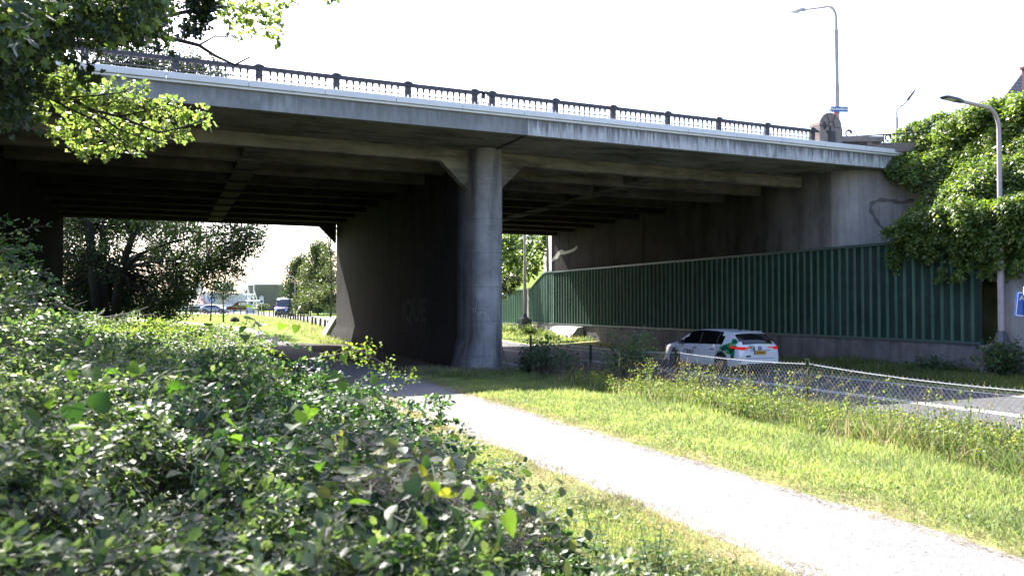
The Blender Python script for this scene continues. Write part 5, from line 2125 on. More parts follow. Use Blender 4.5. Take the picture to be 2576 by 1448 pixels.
# two saplings on the lawn
for (x0_, y0_, x1_, y1_, top, lab, cls) in (
        (597, 1172, 592, 900, 700, 'taller sapling with a straight slim trunk on the lawn by the path', [(592, 880, .45), (560, 860, .4), (620, 860, .45), (585, 820, .55), (640, 830, .5), (680, 840, .45), (720, 830, .35), (755, 838, .2), (610, 780, .6),
                                                                                                      (660, 780, .5), (700, 790, .4), (570, 770, .5), (600, 730, .55), (650, 730, .5), (700, 745, .4), (540, 790, .3), (620, 690, .45)]),
        (450, 1158, 465, 880, 690, 'thinner leaning sapling on the lawn, next to the taller one', [(465, 870, .3), (450, 840, .3), (500, 850, .35), (480, 810, .4), (440, 800, .3), (510, 800, .35), (470, 770, .4), (500, 890, .2), (450, 735, .4), (490, 740, .4), (470, 700, .4)])):
    b0 = at(*Z6(x0_, y0_), z=.16)
    dd = (b0 - CAM).dot(_f)
    zz = lambda x_, y_, k=0: at(*Z6(x_, y_), d=dd + k)
    st_ = [([b0, zz((x0_ + x1_) / 2 + 2, (y0_ + y1_) / 2), zz(x1_, y1_), zz(x1_ + 10, 800), zz(x1_ + 5, 720)], .075)]
    cl = [(zz(a, b_, rr.uniform(-.5, .5)), r * 1.15) for a, b_, r in cls]
    tree('sapling', lab, b0, .07, st_, cl, 'lf_tree', .13, 230, group='saplings on the lawn', bark='bark_dark')


def round_tree(label, px, pyb, pyt, hwpx, d, leaf, n, size, per, name='broadleaf_tree', cr=(.8, 1.4), low=.1):
    b0 = at(px, pyb, d=d)
    b0.z = float(gz(b0.x, b0.y)) if b0.x < 24 else b0.z
    zt = at(px, pyt, d=d).z
    hw_ = hwpx * d / FOC
    st_ = [([b0, b0 + Vector((.1, 0, (zt - b0.z) * .35)), b0 + Vector((-.1, .1, (zt - b0.z) * .7)), b0 + Vector((0, 0, (zt - b0.z) * .95))], .15)]
    cl = []
    for _ in range(n):
        t = rr.uniform(low, 1)
        w_ = hw_ * (math.sin(math.pi * min(1, .12 + .88 * t) ** .8) ** .6)
        a = rr.uniform(0, 6.28)
        q = rr.random() ** .45
        cl.append((b0 + Vector((w_ * q * math.cos(a), w_ * q * math.sin(a), (zt - b0.z) * t)), rr.uniform(*cr)))
    return tree(name, label, b0, .2, st_, cl, leaf, size, per, group=TR)


round_tree('dark round-crowned tree behind the slim lamp post down the road', 752, 772, 645, 42, 150, 'lf_round', 130, .26, 100)
round_tree('paler full-crowned tree between the round tree and the pier', 800, 770, 615, 44, 126, 'lf_tree2', 170, .24, 110)
round_tree('tall loose-leaved tree rising beside the far edge of the pier', 832, 770, 560, 32, 105, 'lf_tree2', 60, .2, 60, cr=(.6, 1.0), low=.3)
ivb = thing('roadside_shrub', 'pale sprawling shrub spilling over the barrier under the round trees', 'shrub', D_(770, 785, 116))
L = Leaves()
mb = MB()
for px, py, r in [(735, 762, .7), (750, 750, .9), (765, 742, 1.0), (782, 738, 1.1), (800, 745, 1.0), (815, 735, 1.0), (745, 772, .7), (760, 765, .8), (780, 760, .8), (728, 778, .4), (800, 765, .5), (825, 720, 1.1), (790, 722, 1)]:
    c = D_(px, py, rr.uniform(113, 118))
    clump_leaves(L, T_RHOMB, c, r, int(130 * r * r) + 10, .24)
    limb(mb, (c.x, c.y, .1), c, .05, .02, 4)
L.build('foliage', M['lf_tree2'], ivb)
mb.build('stems', M['bark'], ivb)
for (px, py, n_, lab) in ((640, 996, 16, 'low pale shrub at the foot of the olive warehouse, near the parking sign'),):
    s_ = thing('low_shrub', lab, 'shrub', at(*Z6(1020, 1000), d=125))
    L = Leaves()
    mb = MB()
    for k in range(n_):
        c = at(*Z6(950 + k * 9, 1000 - 12 * math.sin(k * .6) - rr.uniform(0, 10)), d=125)
        clump_leaves(L, T_RHOMB, c, .5, 40, .2)
        limb(mb, (c.x, c.y, .1), c, .02, .01, 3)
    L.build('foliage', M['lf_tree2'], s_)
    mb.build('stems', M['bark'], s_)


# ---------------------------------------------------------------- ivy on the right
def ivy(label, clumps, leaf, size, per, stem_to, name='ivy', tmpl=T_IVY, cat='ivy'):
    c0 = Vector(clumps[0][0])
    o = thing(name, label, cat, c0)
    L = Leaves()
    mb = MB()
    for c, r, n_ in clumps:
        c = Vector(c)
        k = int(per * r * r)
        d = nrm(RNG.normal(0, 1, (k, 3)) + np.array(n_) * .9)
        q = r * (.72 + .3 * RNG.random(k)) * (1 + .1 * RNG.normal(0, 1, k))
        pos = np.array(c)[None, :] + d * q[:, None]
        ax = nrm(d * .55 + RNG.normal(0, .45, (k, 3)) - np.array([0, 0, .75]))
        up = nrm(d * .55 + np.array([0, 0, .95]) + RNG.normal(0, .38, (k, 3)))
        L.add(tmpl, pos, ax, up, (size * (1 + .28 * RNG.normal(0, 1, k))).clip(size * .4, size * 1.9))
        if random.random() < .5:
            limb(mb, c, stem_to(c), .02, .03, 4, 0, .06, 4)
    L.build('foliage', M[leaf], o)
    mb.build('stems', M['bark'], o)
    return o


def ivy_face(y, z):
    """x of the ivy-clad bank face above the noise barrier"""
    return 24.7 + .5 * sstep(3.8, 6, z) + 3.2 * sstep(5.4, 9.6, z) + .28 * math.sin(y * 1.3) + .26 * math.sin(z * 2.1 + y)


topz = lambda y: float(np.interp(y, [14, 17.5, 20, 22, 23.4, 24.4], [9.1, 8.75, 8.45, 8.0, 7.55, 7.2]))
botz = lambda y: float(np.interp(y, [14, 17, 19, 21, 22.5, 23.6], [2.3, 2.8, 3.5, 4.1, 4.4, 5.2]))
cl = []
for _ in range(760):
    y = random.uniform(13.6, 23.4)
    z = botz(y) + (topz(y) - botz(y)) * random.random()
    if y > 20.9 + 2.6 * float(sstep(6.0, 7.6, z)):
        continue
    cl.append(((float(ivy_face(y, z)) + random.gauss(0, .10), y, z - .25), random.uniform(.24, .5), (-.9, -.35, .5)))
for _ in range(90):
    y = random.uniform(14, 24.3)
    cl.append(((random.uniform(26.2, 28.2), y, topz(y) - .28 + random.gauss(0, .08)), random.uniform(.3, .5), (-.2, -.2, 1)))
edge_y = [375, 400, 420, 440, 470, 500, 520, 540, 560, 580, 600, 620, 640, 660, 700]
edge_x = [2212, 2245, 2275, 2302, 2326, 2330, 2312, 2282, 2262, 2274, 2280, 2284, 2297, 2335, 2440]
for _ in range(240):
    py = random.uniform(378, 640)
    lx = float(np.interp(py, edge_y, edge_x))
    px = lx + 14 + 150 * random.random() ** 1.4
    xp = float(np.interp(py, [378, 440, 500, 560, 680], [27.0, 26.6, 25.4, 24.7, 24.25])) + (px - lx) * .0008
    cl.append((at(px, py, x=xp), random.uniform(.2, .36), (-.8, -.6, .4)))
for _ in range(110):
    px = random.uniform(2222, 2576)
    ty = float(np.interp(px, [2205, 2240, 2300, 2360, 2430, 2500, 2576], [382, 350, 320, 300, 286, 264, 238]))
    cl.append((at(px, ty + 8 + 75 * random.random() ** 1.3, x=27.2 + random.gauss(0, .25)), random.uniform(.24, .42), (-.5, -.3, .8)))
ivy('thick glossy ivy cloaking the bank and wall above the green barrier', cl, 'lf_ivy', .088, 1350, lambda c: (c.x + .5, c.y, c.z - .3))
# lower tier bulging over the barrier around the lamp post
cl = []
for _ in range(150):
    y = random.uniform(14.2, 21.2)
    t = random.random()
    z = 4.75 - .12 * (y - 17) ** 2 * .12 - 1.5 * t
    x = 24.0 + .45 * t - .35 * math.sin(math.pi * min(1, max(0, (y - 14) / 7.2)))
    cl.append(((x + random.gauss(0, .12), y, z + random.gauss(0, .08)), random.uniform(.26, .46), (-.8, -.2, .8)))
for _ in range(26):
    y = random.uniform(15.5, 19.5)
    cl.append(((23.95 + random.gauss(0, .08), y, random.uniform(2.4, 3.3)), random.uniform(.14, .26), (-1, -.2, 0)))
ivy('bright ivy tuft bulging over the top of the barrier around the nearest lamp post', cl, 'lf_ivy', .085, 1300, lambda c: (24.6, c.y, c.z - .2))

# ivy and trees past the far end of the right span
cl = []
for px, py, d, r in [(1275, 610, 62, .8), (1265, 640, 62, .9), (1290, 640, 62, .9), (1280, 670, 61, .9), (1265, 700, 60, .8), (1305, 665, 61, .8), (1330, 650, 60, .8), (1345, 670, 59, .6), (1355, 640, 59, .7), (1320, 690, 60, .6),
                     (1300, 700, 60, .6), (1345, 615, 60, .7), (1320, 620, 61, .8), (1365, 610, 59, .6), (1375, 603, 59, .5), (1300, 610, 62, .8), (1350, 690, 58.5, .4), (1240, 620, 63, 1), (1245, 660, 62, 1), (1250, 690, 61, .9), (1340, 585, 61, .9),
                     (1300, 585, 63, 1), (1260, 580, 64, 1)]:
    cl.append((D_(px, py, d), r, (-.6, -.5, .6)))
ivy('ivy-covered bank and wall past the far end of the wall, half in sun', cl, 'lf_ivy', .19, 330, lambda c: (c.x + .6, c.y + .3, c.z - .3))
cl = []
for px, py, r in [(1265, 712, .5), (1280, 706, .5), (1295, 702, .45), (1308, 705, .35), (1262, 728, .42), (1278, 726, .4), (1293, 722, .36), (1268, 745, .28), (1286, 738, .26), (1250, 715, .5), (1240, 730, .5), (1303, 716, .25)]:
    cl.append((D_(px, py, 56.3), r, (-.8, -.4, .6)))
ivy('pale leafy creeper hanging over the far green barrier beside the lamp pedestal', cl, 'lf_tree2', .17, 380, lambda c: (c.x + .4, c.y + .2, c.z), name='creeper', cat='creeper')
round_tree('tall dark tree behind the ivy bank past the far span', 1290, 700, 500, 60, 72, 'lf_tree', 60, .2, 80)

# ---------------------------------------------------------------- maple with ivy overhanging from the left
Z1 = lambda x_, y_: (x_ * .3335, y_ * .3335)
mp_base = Vector((-5.6, 10.5, float(gz(-5.6, 10.5))))
mt = thing('maple_tree', 'maple whose leafy boughs hang into the picture in front of the bridge', 'tree', mp_base)
fork = mp_base + Vector((.5, -.3, 4.2))
top_ = mp_base + Vector((.9, -.6, 9.5))
mb = MB()
mb.tube([mp_base - Vector((0, 0, .3)), mp_base + Vector((.15, 0, 2)), fork, mp_base + Vector((.8, -.5, 7)), top_], [.34, .27, .23, .17, .06], 10)
mb.build('trunk', M['bark'], mt, smooth=True)
PT = lambda x_, y_, d: at(*Z1(x_, y_), d=d)
limbs = MB()
brs = [([fork, PT(-260, 600, 9.5), PT(0, 650, 10.2), PT(300, 690, 10.6), PT(520, 735, 10.8), PT(700, 830, 11), PT(900, 880, 11.2), PT(1200, 1000, 11.6), PT(1380, 960, 11.8), PT(1560, 900, 12)], .034),
       ([PT(300, 690, 10.6), PT(400, 790, 10.7), PT(490, 910, 10.8), PT(560, 1020, 10.9), PT(640, 1150, 11)], .016),
       ([PT(340, 720, 10.6), PT(520, 820, 10.6), PT(700, 900, 10.7), PT(860, 1030, 10.9), PT(1010, 1130, 11)], .016),
       ([PT(520, 735, 10.8), PT(720, 720, 10.9), PT(900, 700, 11), PT(1020, 660, 11.1)], .012),
       ([PT(900, 880, 11.2), PT(1080, 840, 11.3), PT(1280, 790, 11.6), PT(1420, 850, 11.8)], .012),
       ([PT(700, 830, 11), PT(900, 980, 11), PT(1120, 1050, 11.2), PT(1330, 1080, 11.3)], .011)]
up_ = [([fork + Vector((.2, -.1, 1.5)), PT(-100, 60, 9.5), PT(300, 150, 10.4), PT(700, 210, 11), PT(1000, 240, 11.4), PT(1250, 280, 11.6), PT(1500, 342, 11.9), PT(1620, 420, 12), PT(1770, 490, 12.1), PT(1890, 428, 12.3)], .055),
       ([PT(1000, 240, 11.4), PT(1180, 190, 11.5), PT(1270, 120, 11.6), PT(1310, 40, 11.7), PT(1290, -60, 11.8)], .03),
       ([PT(1270, 120, 11.6), PT(1400, 90, 11.8), PT(1540, 60, 12), PT(1700, 50, 12.2), PT(1900, 90, 12.3), PT(2060, 120, 12.5), PT(2180, 60, 12.6)], .028),
       ([PT(1500, 342, 11.9), PT(1620, 275, 12), PT(1640, 190, 12.1)], .012), ([PT(1620, 275, 12), PT(1720, 280, 12), PT(1790, 270, 12.1)], .008),
       ([PT(1770, 490, 12.1), PT(1850, 490, 12.1), PT(1880, 450, 12.2)], .007), ([PT(1330, 30, 11.7), PT(1400, 20, 11.8), PT(1440, 60, 11.8)], .008),
       ([PT(-100, 60, 9.5), PT(200, -100, 10), PT(600, -200, 11), PT(1100, -260, 11.5), PT(1700, -160, 12)], .06)]
for P, r in brs + up_:
    n = len(P)
    limbs.tube(P, [r * (1 - .85 * k / (n - 1)) + .003 for k in range(n)], 6)
hi = []      # crown above the frame
for _ in range(11):
    hc = Vector((random.uniform(-5.5, .9), random.uniform(8.6, 14), random.uniform(7.8, 10.6)))
    for _k in range(6):
        hi.append((hc + Vector((random.gauss(0, .55), random.gauss(0, .55), random.gauss(0, .35))), random.uniform(.4, .75)))
for c, r in hi:
    limb(limbs, top_ - Vector((0, 0, random.uniform(.5, 3))), c, .03, .006, 5, .03, .08, 5)
limbs.build('limbs', M['bark_dark'], mt, smooth=True)
L = Leaves()
lit = [(450, 560, 120), (300, 600, 120), (600, 620, 110), (700, 700, 110), (850, 680, 110), (1000, 680, 90), (900, 780, 120), (1050, 800, 100), (1180, 820, 100), (1280, 780, 90), (1350, 860, 90), (1450, 880, 70), (1560, 900, 55),
       (1520, 830, 45), (1250, 950, 100), (1350, 1000, 80), (1150, 1000, 90), (1000, 950, 100), (850, 920, 100), (700, 900, 100), (560, 850, 100), (480, 950, 80), (400, 1000, 60), (600, 1020, 80), (560, 1100, 60), (640, 1150, 50),
       (750, 1050, 90), (800, 1130, 50), (900, 1060, 80), (1020, 1080, 70), (1010, 1150, 40), (1130, 1060, 50), (890, 1140, 30), (200, 560, 110), (240, 820, 60), (330, 850, 50), (1100, 660, 30), (520, 620, 120), (400, 700, 110)]
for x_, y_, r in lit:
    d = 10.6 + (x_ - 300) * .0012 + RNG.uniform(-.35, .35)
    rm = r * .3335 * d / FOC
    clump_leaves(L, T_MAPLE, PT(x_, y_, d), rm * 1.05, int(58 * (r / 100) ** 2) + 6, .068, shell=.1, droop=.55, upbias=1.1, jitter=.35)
for x_, y_, r in [(1650, 60, 70), (1720, 120, 70), (1800, 60, 80), (1800, 180, 70), (1880, 120, 80), (1900, 220, 60), (1980, 40, 90), (2050, 130, 90), (2000, 220, 70), (2080, 260, 60), (2120, 60, 80), (2180, 20, 60), (2090, 320, 30), (1740, 250, 30), (2220, -20, 60),
                  (1700, 20, 60), (1850, 10, 80), (2500, -30, 60), (1800, 280, 25)]:
    d = 12.2 + RNG.uniform(-.3, .3)
    clump_leaves(L, T_MAPLE, PT(x_, y_, d), r * .3335 * d / FOC, int(46 * (r / 100) ** 2) + 6, .078, shell=.1, droop=.5, upbias=1.0)
for c, r in hi:
    clump_leaves(L, T_MAPLE, c, r, int(190 * r * r), .12, shell=.1)
L.build('leaves', M['lf_maple'], mt)
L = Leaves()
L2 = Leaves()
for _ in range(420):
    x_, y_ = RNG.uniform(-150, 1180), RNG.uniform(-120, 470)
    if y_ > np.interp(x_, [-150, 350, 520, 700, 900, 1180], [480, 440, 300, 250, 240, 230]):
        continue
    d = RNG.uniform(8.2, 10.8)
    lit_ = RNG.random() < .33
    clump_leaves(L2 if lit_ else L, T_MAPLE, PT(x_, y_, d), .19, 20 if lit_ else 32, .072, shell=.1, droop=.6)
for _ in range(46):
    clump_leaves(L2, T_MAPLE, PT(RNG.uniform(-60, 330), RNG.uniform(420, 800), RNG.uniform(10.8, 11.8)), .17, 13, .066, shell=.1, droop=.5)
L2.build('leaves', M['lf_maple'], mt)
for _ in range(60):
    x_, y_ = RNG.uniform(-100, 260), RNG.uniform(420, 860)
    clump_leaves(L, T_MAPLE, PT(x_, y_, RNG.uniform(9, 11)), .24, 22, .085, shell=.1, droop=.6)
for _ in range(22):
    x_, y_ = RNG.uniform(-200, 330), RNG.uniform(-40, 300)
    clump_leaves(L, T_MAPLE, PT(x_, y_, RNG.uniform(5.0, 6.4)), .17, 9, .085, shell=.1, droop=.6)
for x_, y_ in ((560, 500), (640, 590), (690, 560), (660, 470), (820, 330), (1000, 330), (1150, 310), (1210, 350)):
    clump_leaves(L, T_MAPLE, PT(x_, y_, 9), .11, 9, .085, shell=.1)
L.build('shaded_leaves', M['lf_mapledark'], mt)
L = Leaves()
iv = thing('hanging_ivy', 'dark ivy hanging in clumps from the upper maple bough', 'ivy', PT(1480, 100, 11.8))
for _ in range(64):
    x_, y_ = RNG.uniform(620, 1210), RNG.uniform(-60, 240 if True else 0)
    clump_leaves(L, T_IVY, PT(x_, y_, RNG.uniform(10.6, 11.6)), .24, 60, .065, shell=.1, droop=.9)
for x_, y_, r in [(1400, 180, 60), (1440, 60, 70), (1480, 120, 80), (1520, 40, 80), (1560, 100, 70), (1480, 210, 55), (1420, 240, 40), (1500, 270, 30), (1540, 180, 50), (1600, 20, 50), (1390, 280, 25), (1460, -20, 80), (1560, -30, 80), (1180, 230, 60), (1180, 80, 60)]:
    clump_leaves(L, T_IVY, PT(x_, y_, 11.9), r * .3335 * 11.9 / FOC, int(70 * (r / 60) ** 2), .06, shell=.05, droop=.9)
L.build('foliage', M['lf_ivyhang'], iv)
mb = MB()
for P in ([PT(700, 210, 11), PT(900, 100, 11.1), PT(1150, 60, 11.3)], [PT(1400, 90, 11.8), PT(1470, 150, 11.85), PT(1490, 260, 11.9)], [PT(1540, 60, 12), PT(1560, 130, 11.95)]):
    mb.tube(P, .012, 5)
mb.build('stems', M['bark_dark'], iv)
# ---------------------------------------------------------------- scrub in front of the viewer
def scrub_edge(y):
    return np.interp(y, [0, 2, 5, 8, 11, 13, 15, 17, 20], [1.7, 1.95, 2.35, 2.5, 2.4, 2.1, 1.85, 1.5, 1.0])


def ztop(x, y):
    """height of the scrub surface above sea of leaves"""
    x, y = np.asarray(x, float), np.asarray(y, float)
    t = .70 + .25 * sstep(2.0, 6, y) - .02 * sstep(8, 13, y) + .33 * sstep(.0, 1.0, x) * sstep(9.0, 13, y) * (1 - sstep(16.5, 19, y))
    t = t - .44 * sstep(.5, 1.5, x) * sstep(6.5, 9.5, y) * (1 - sstep(16, 18, y))
    e = scrub_edge(y)
    t = t * (1 - .80 * sstep(e - 1.35, e + .15, x))
    t = t + .75 * sstep(.0, .55, -(x + .107 * y)) * sstep(4.5, 8, y) * (1 - sstep(9.5, 12, y))
    t = t + .17 * np.sin(x * 3.1 + y * 1.3) * np.sin(y * 2.6 - x) * np.clip(t, 0, 1) + .05 * np.sin(x * 5 + 1) * np.sin(y * 4.3)
    return gz(x, y) + np.maximum(t, .12)


def scrub_hit(px, py):
    k = ray(px, py)
    t = .8
    while t < 40:
        p_ = CAM + k * t
        if p_.z < float(ztop(p_.x, p_.y)):
            return p_
        t += .04
    return CAM + k * 10


# centres of the separate shrubs with their leaf material, leaf size, label
SH = [((-.2, 2.6), 'lf_shrub', .024, 'grey-green small-leaved shrub nearest the viewer, with pale arching sprays'),
      ((1.45, 3.6), 'lf_shrub3', .026, 'low dark-leaved shrub beside the brambles at the lower edge of the picture'),
      ((-.9, 5.6), 'lf_shrub', .026, 'broad grey-green shrub below the dark abutment, crossed by bindweed'),
      ((1.3, 6.6), 'lf_shrub3', .028, 'dense green shrub between the bindweed and the grass edge'),
      ((-2.3, 9.6), 'lf_shrub3', .03, 'tall dark shrub in shade below the hanging maple'),
      ((.3, 10.8), 'lf_shrub', .028, 'sunlit pale shrub under the dead branch'),
      ((1.6, 12.5), 'lf_shrub2', .028, 'bright yellow-green shrub at the shady bend of the path'),
      ((-.9, 15.5), 'lf_shrub2', .031, 'far sunlit shrub just in front of the dark bridge opening'),
      ((1.2, 16.8), 'lf_shrub2', .031, 'small yellow-green shrub farthest along the path')]
cent = np.array([s[0] for s in SH])
NS = 9500
yy = 1.0 + 18.8 * RNG.random(NS * 5) ** 1.25
xx = RNG.uniform(-6.5, 2.7, NS * 5)
ok = (xx < scrub_edge(yy) - .02) & (xx > -.30 * yy - .9) & (np.hypot(xx, yy) > 1.35)
gap = .5 + .5 * np.sin(xx * 7.3 + 2.2 * np.sin(yy * 3.1)) * np.sin(yy * 6.1 + 2.0 * np.sin(xx * 3.7 + 1))
ok &= RNG.random(len(xx)) < .18 + .95 * sstep(.22, .62, gap)
xx, yy = xx[ok][:NS], yy[ok][:NS]
n = len(xx)
dist = np.hypot(xx, yy)
zt = ztop(xx, yy)
zg = gz(xx, yy)
own = np.argmin(np.hypot(xx[:, None] - cent[None, :, 0], (yy[:, None] - cent[None, :, 1]) * .8) + RNG.normal(0, .34, (n, len(SH))), axis=1)
Ln = np.where(dist < 5, RNG.uniform(.35, .85, n), RNG.uniform(.45, 1.0, n)) * (.5 + .5 * np.clip((zt - zg) / .8, .2, 1))
az = 2.2 * (np.sin(xx * 1.9 + yy * .7) + np.sin(yy * 1.6 - xx * 1.2 + 1)) + RNG.normal(0, .7, n)
dirv = np.stack([np.cos(az), np.sin(az), RNG.uniform(.1, 1.0, n)], 1)
dirv = nrm(dirv)
depth = RNG.random(n) ** 1.7
base = np.stack([xx, yy, zg + (zt - zg) * (1 - .85 * depth) - Ln * .30], 1)
base[:, 2] = np.maximum(base[:, 2], zg + .02)
droop = np.stack([np.zeros(n), np.zeros(n), -RNG.uniform(.25, .7, n)], 1)
side_off = np.full(n, .10)
# shoots that rise out of the mass
ns = 420
ys_ = 1.6 + 16 * RNG.random(ns) ** 1.2
xs_ = RNG.uniform(-3.5, 2.3, ns)
ok = (xs_ < scrub_edge(ys_) - .15) & (xs_ > -.3 * ys_ - .5) & (np.hypot(xs_, ys_) > 1.6)
xs_, ys_ = xs_[ok], ys_[ok]
ns = len(xs_)
aa = RNG.uniform(0, 6.28, ns)
base = np.concatenate([base, np.stack([xs_, ys_, ztop(xs_, ys_) - .18], 1)])
dirv = np.concatenate([dirv, nrm(np.stack([np.cos(aa), np.sin(aa), RNG.uniform(.8, 1.7, ns)], 1))])
Ln = np.concatenate([Ln, RNG.uniform(.35, .75, ns)])
droop = np.concatenate([droop, np.stack([.25 * np.cos(aa), .25 * np.sin(aa), -RNG.uniform(.45, .85, ns)], 1)])
side_off = np.concatenate([side_off, np.full(ns, .045)])
own = np.concatenate([own, np.argmin(np.hypot(xs_[:, None] - cent[None, :, 0], ys_[:, None] - cent[None, :, 1]), axis=1)])
n = n + ns
K = 8
tt = np.linspace(0, 1, K)
P = base[:, None, :] + Ln[:, None, None] * (dirv[:, None, :] * tt[None, :, None] + droop[:, None, :] * (tt ** 2)[None, :, None])


def leaves_on(sel, nl, lsize, tmpl, L):
    m_ = len(sel)
    t = RNG.uniform(.12, 1.0, (m_, nl))
    pos = base[sel][:, None, :] + Ln[sel][:, None, None] * (dirv[sel][:, None, :] * t[..., None] + droop[sel][:, None, :] * (t ** 2)[..., None])
    tan = nrm(dirv[sel][:, None, :] + 2 * droop[sel][:, None, :] * t[..., None])
    # short side twigs carry most of the leaves
    sidev = rand_dir(m_ * nl).reshape(m_, nl, 3)
    sidev = nrm(sidev - tan * (sidev * tan).sum(-1, keepdims=True) + tan * .5)
    off = RNG.random((m_, nl, 1)) ** 1.5 * side_off[sel][:, None, None] * (1 - .6 * t[..., None]) * (Ln[sel][:, None, None] / .6)
    pos = pos + sidev * off
    ax = nrm(sidev * .9 + tan * .4 + RNG.normal(0, .35, (m_, nl, 3)))
    up = nrm(RNG.normal(0, .45, (m_, nl, 3)) + np.array([0, 0, 1.0]))
    pos, ax, up = pos.reshape(-1, 3), ax.reshape(-1, 3), up.reshape(-1, 3)
    keep = (np.linalg.norm(pos - np.array(CAM), axis=1) > 1.0) & (pos[:, 2] > gz(pos[:, 0], pos[:, 1]))
    pos, ax, up = pos[keep], ax[keep], up[keep]
    sz = (lsize * (1 + .42 * RNG.normal(0, 1, len(pos)))).clip(lsize * .45, lsize * 1.8)
    L.add(tmpl, pos, ax, up, sz)


for i, (c, mat, ls, lab) in enumerate(SH):
    sel = np.where(own == i)[0]
    o = thing('shrub', lab, 'shrub', (c[0], c[1], float(gz(*c))), group='scrub along the path')
    L = Leaves()
    near = c[1] < 8
    leaves_on(sel, 88 if near else 86, ls * (1.2 if c[1] < 5 else 1.05 if near else .98), T_HEX, L)
    L.build('foliage', M[mat], o)
    PP = P[sel]
    stems_mesh('stems', PP, .0032 if near else .005, .0010, M['bark'] if i in (0, 3) else M['twig'], o)

# thicker woody stems reaching from the ground, inside the scrub
for i, (c, mat, ls, lab) in enumerate(SH):
    pass

# spray leaning out over the path
sp_pts = [(760, 905, 7.2), (850, 890, 7.0), (905, 880, 6.9), (950, 905, 6.85), (1000, 935, 6.8), (1045, 972, 6.8)]
sp_o = thing('arching_spray', 'single thin spray of small pale leaves arching out over the shaded path', 'branch', D_(760, 905, 7.2))
pp = [D_(*q) for q in sp_pts]
mb = MB()
fine = []
for a, b_ in zip(pp[:-1], pp[1:]):
    for k in range(6):
        fine.append(a.lerp(b_, k / 6))
g0_ = Vector((pp[0].x - .35, pp[0].y + .1, float(gz(pp[0].x - .35, pp[0].y))))
mb.tube([g0_, g0_.lerp(pp[0], .5) + Vector((-.1, 0, .05))] + fine, [.008, .007] + [.006 - .0045 * k / len(fine) for k in range(len(fine))], 5)
L = Leaves()
for a in fine[4:]:
    for _ in range(2):
        e = a + Vector((RNG.normal(0, .05), RNG.normal(0, .05), RNG.normal(.0, .05)))
        mb.tube([a, e], [.002, .001], 3)
        clump_leaves(L, T_OVATE, e, .035, 7, .024, shell=.1, droop=.3)
mb.build('stem', M['twig'], sp_o)
L.build('leaves', M['lf_shrub2'], sp_o)
# second dark twig below it
pp = [scrub_hit(940, 1010) + Vector((0, 0, .05)), D_(985, 1030, 6.2), D_(1020, 1055, 6.1), D_(1050, 1090, 6.0)]
sp2 = thing('arching_spray', 'short drooping dark twig over the grass edge beside the path', 'branch', pp[0])
mb = MB()
mb.tube(pp, [.006, .005, .004, .002], 5)
L = Leaves()
for a, b_ in zip(pp[:-1], pp[1:]):
    for k in range(5):
        clump_leaves(L, T_OVATE, a.lerp(b_, k / 5), .05, 8, .024, shell=.1)
mb.build('stem', M['twig'], sp2)
L.build('leaves', M['lf_shrub3'], sp2)
# tall thin spray at the frame edge
sp3 = thing('arching_spray', 'upright leafy spray at the picture edge in front of the black bridge shadow', 'branch', D_(10, 800, 6.5))
pp = [D_(30, 850, 6.5), D_(18, 790, 6.5), D_(22, 740, 6.5), D_(10, 690, 6.5), D_(-4, 660, 6.5)]
mb = MB()
mb.tube([Vector((pp[0].x, pp[0].y, float(gz(pp[0].x, pp[0].y))))] + pp, [.012, .010, .008, .006, .004, .002], 5)
L = Leaves()
for a, b_ in zip(pp[:-1], pp[1:]):
    for k in range(5):
        c = a.lerp(b_, k / 5)
        clump_leaves(L, T_OVATE, c + Vector((RNG.normal(0, .05), RNG.normal(0, .05), 0)), .07, 9, .042, shell=.1, droop=.1)
mb.build('stem', M['twig'], sp3)
L.build('leaves', M['lf_shrub2'], sp3)

# ---------------------------------------------------------------- bindweed with big heart leaves
def vine(label, pix, n_leaf, size, lift=.06, mat='lf_bind', spread=.10, name='bindweed', cat='climbing plant', tmpl=T_HEART, stem='greenstem'):
    pts_ = [scrub_hit(*q) + Vector((0, 0, lift)) for q in pix]
    o = thing(name, label, cat, pts_[0])
    mb = MB()
    fine_ = []
    for a, b_ in zip(pts_[:-1], pts_[1:]):
        for k in range(6):
            fine_.append(a.lerp(b_, k / 6) + Vector((0, 0, .03 * math.sin(k * 1.7))))
    fine_.append(pts_[-1])
    mb.tube(fine_, .0024, 5)
    L = Leaves()
    m_ = n_leaf
    for k in range(m_):
        a = fine_[int(k * (len(fine_) - 1) / m_)]
        e = a + Vector((RNG.normal(0, spread), RNG.normal(0, spread), abs(RNG.normal(.02, .05))))
        mb.tube([a, (a + e) / 2 + Vector((0, 0, .02)), e], [.0014, .0012, .001], 4)
        ax = nrm(np.array([[RNG.normal(0, .7), RNG.normal(-.1, .7), RNG.normal(-.35, .4)]]))
        up = nrm(np.array([[RNG.normal(0, .6), RNG.normal(-.2, .6), 1.0]]))
        L.add(tmpl, np.array([e]), ax, up, size * RNG.uniform(.65, 1.25))
    mb.build('stem', M[stem], o)
    L.build('leaves', M[mat], o)
    return o


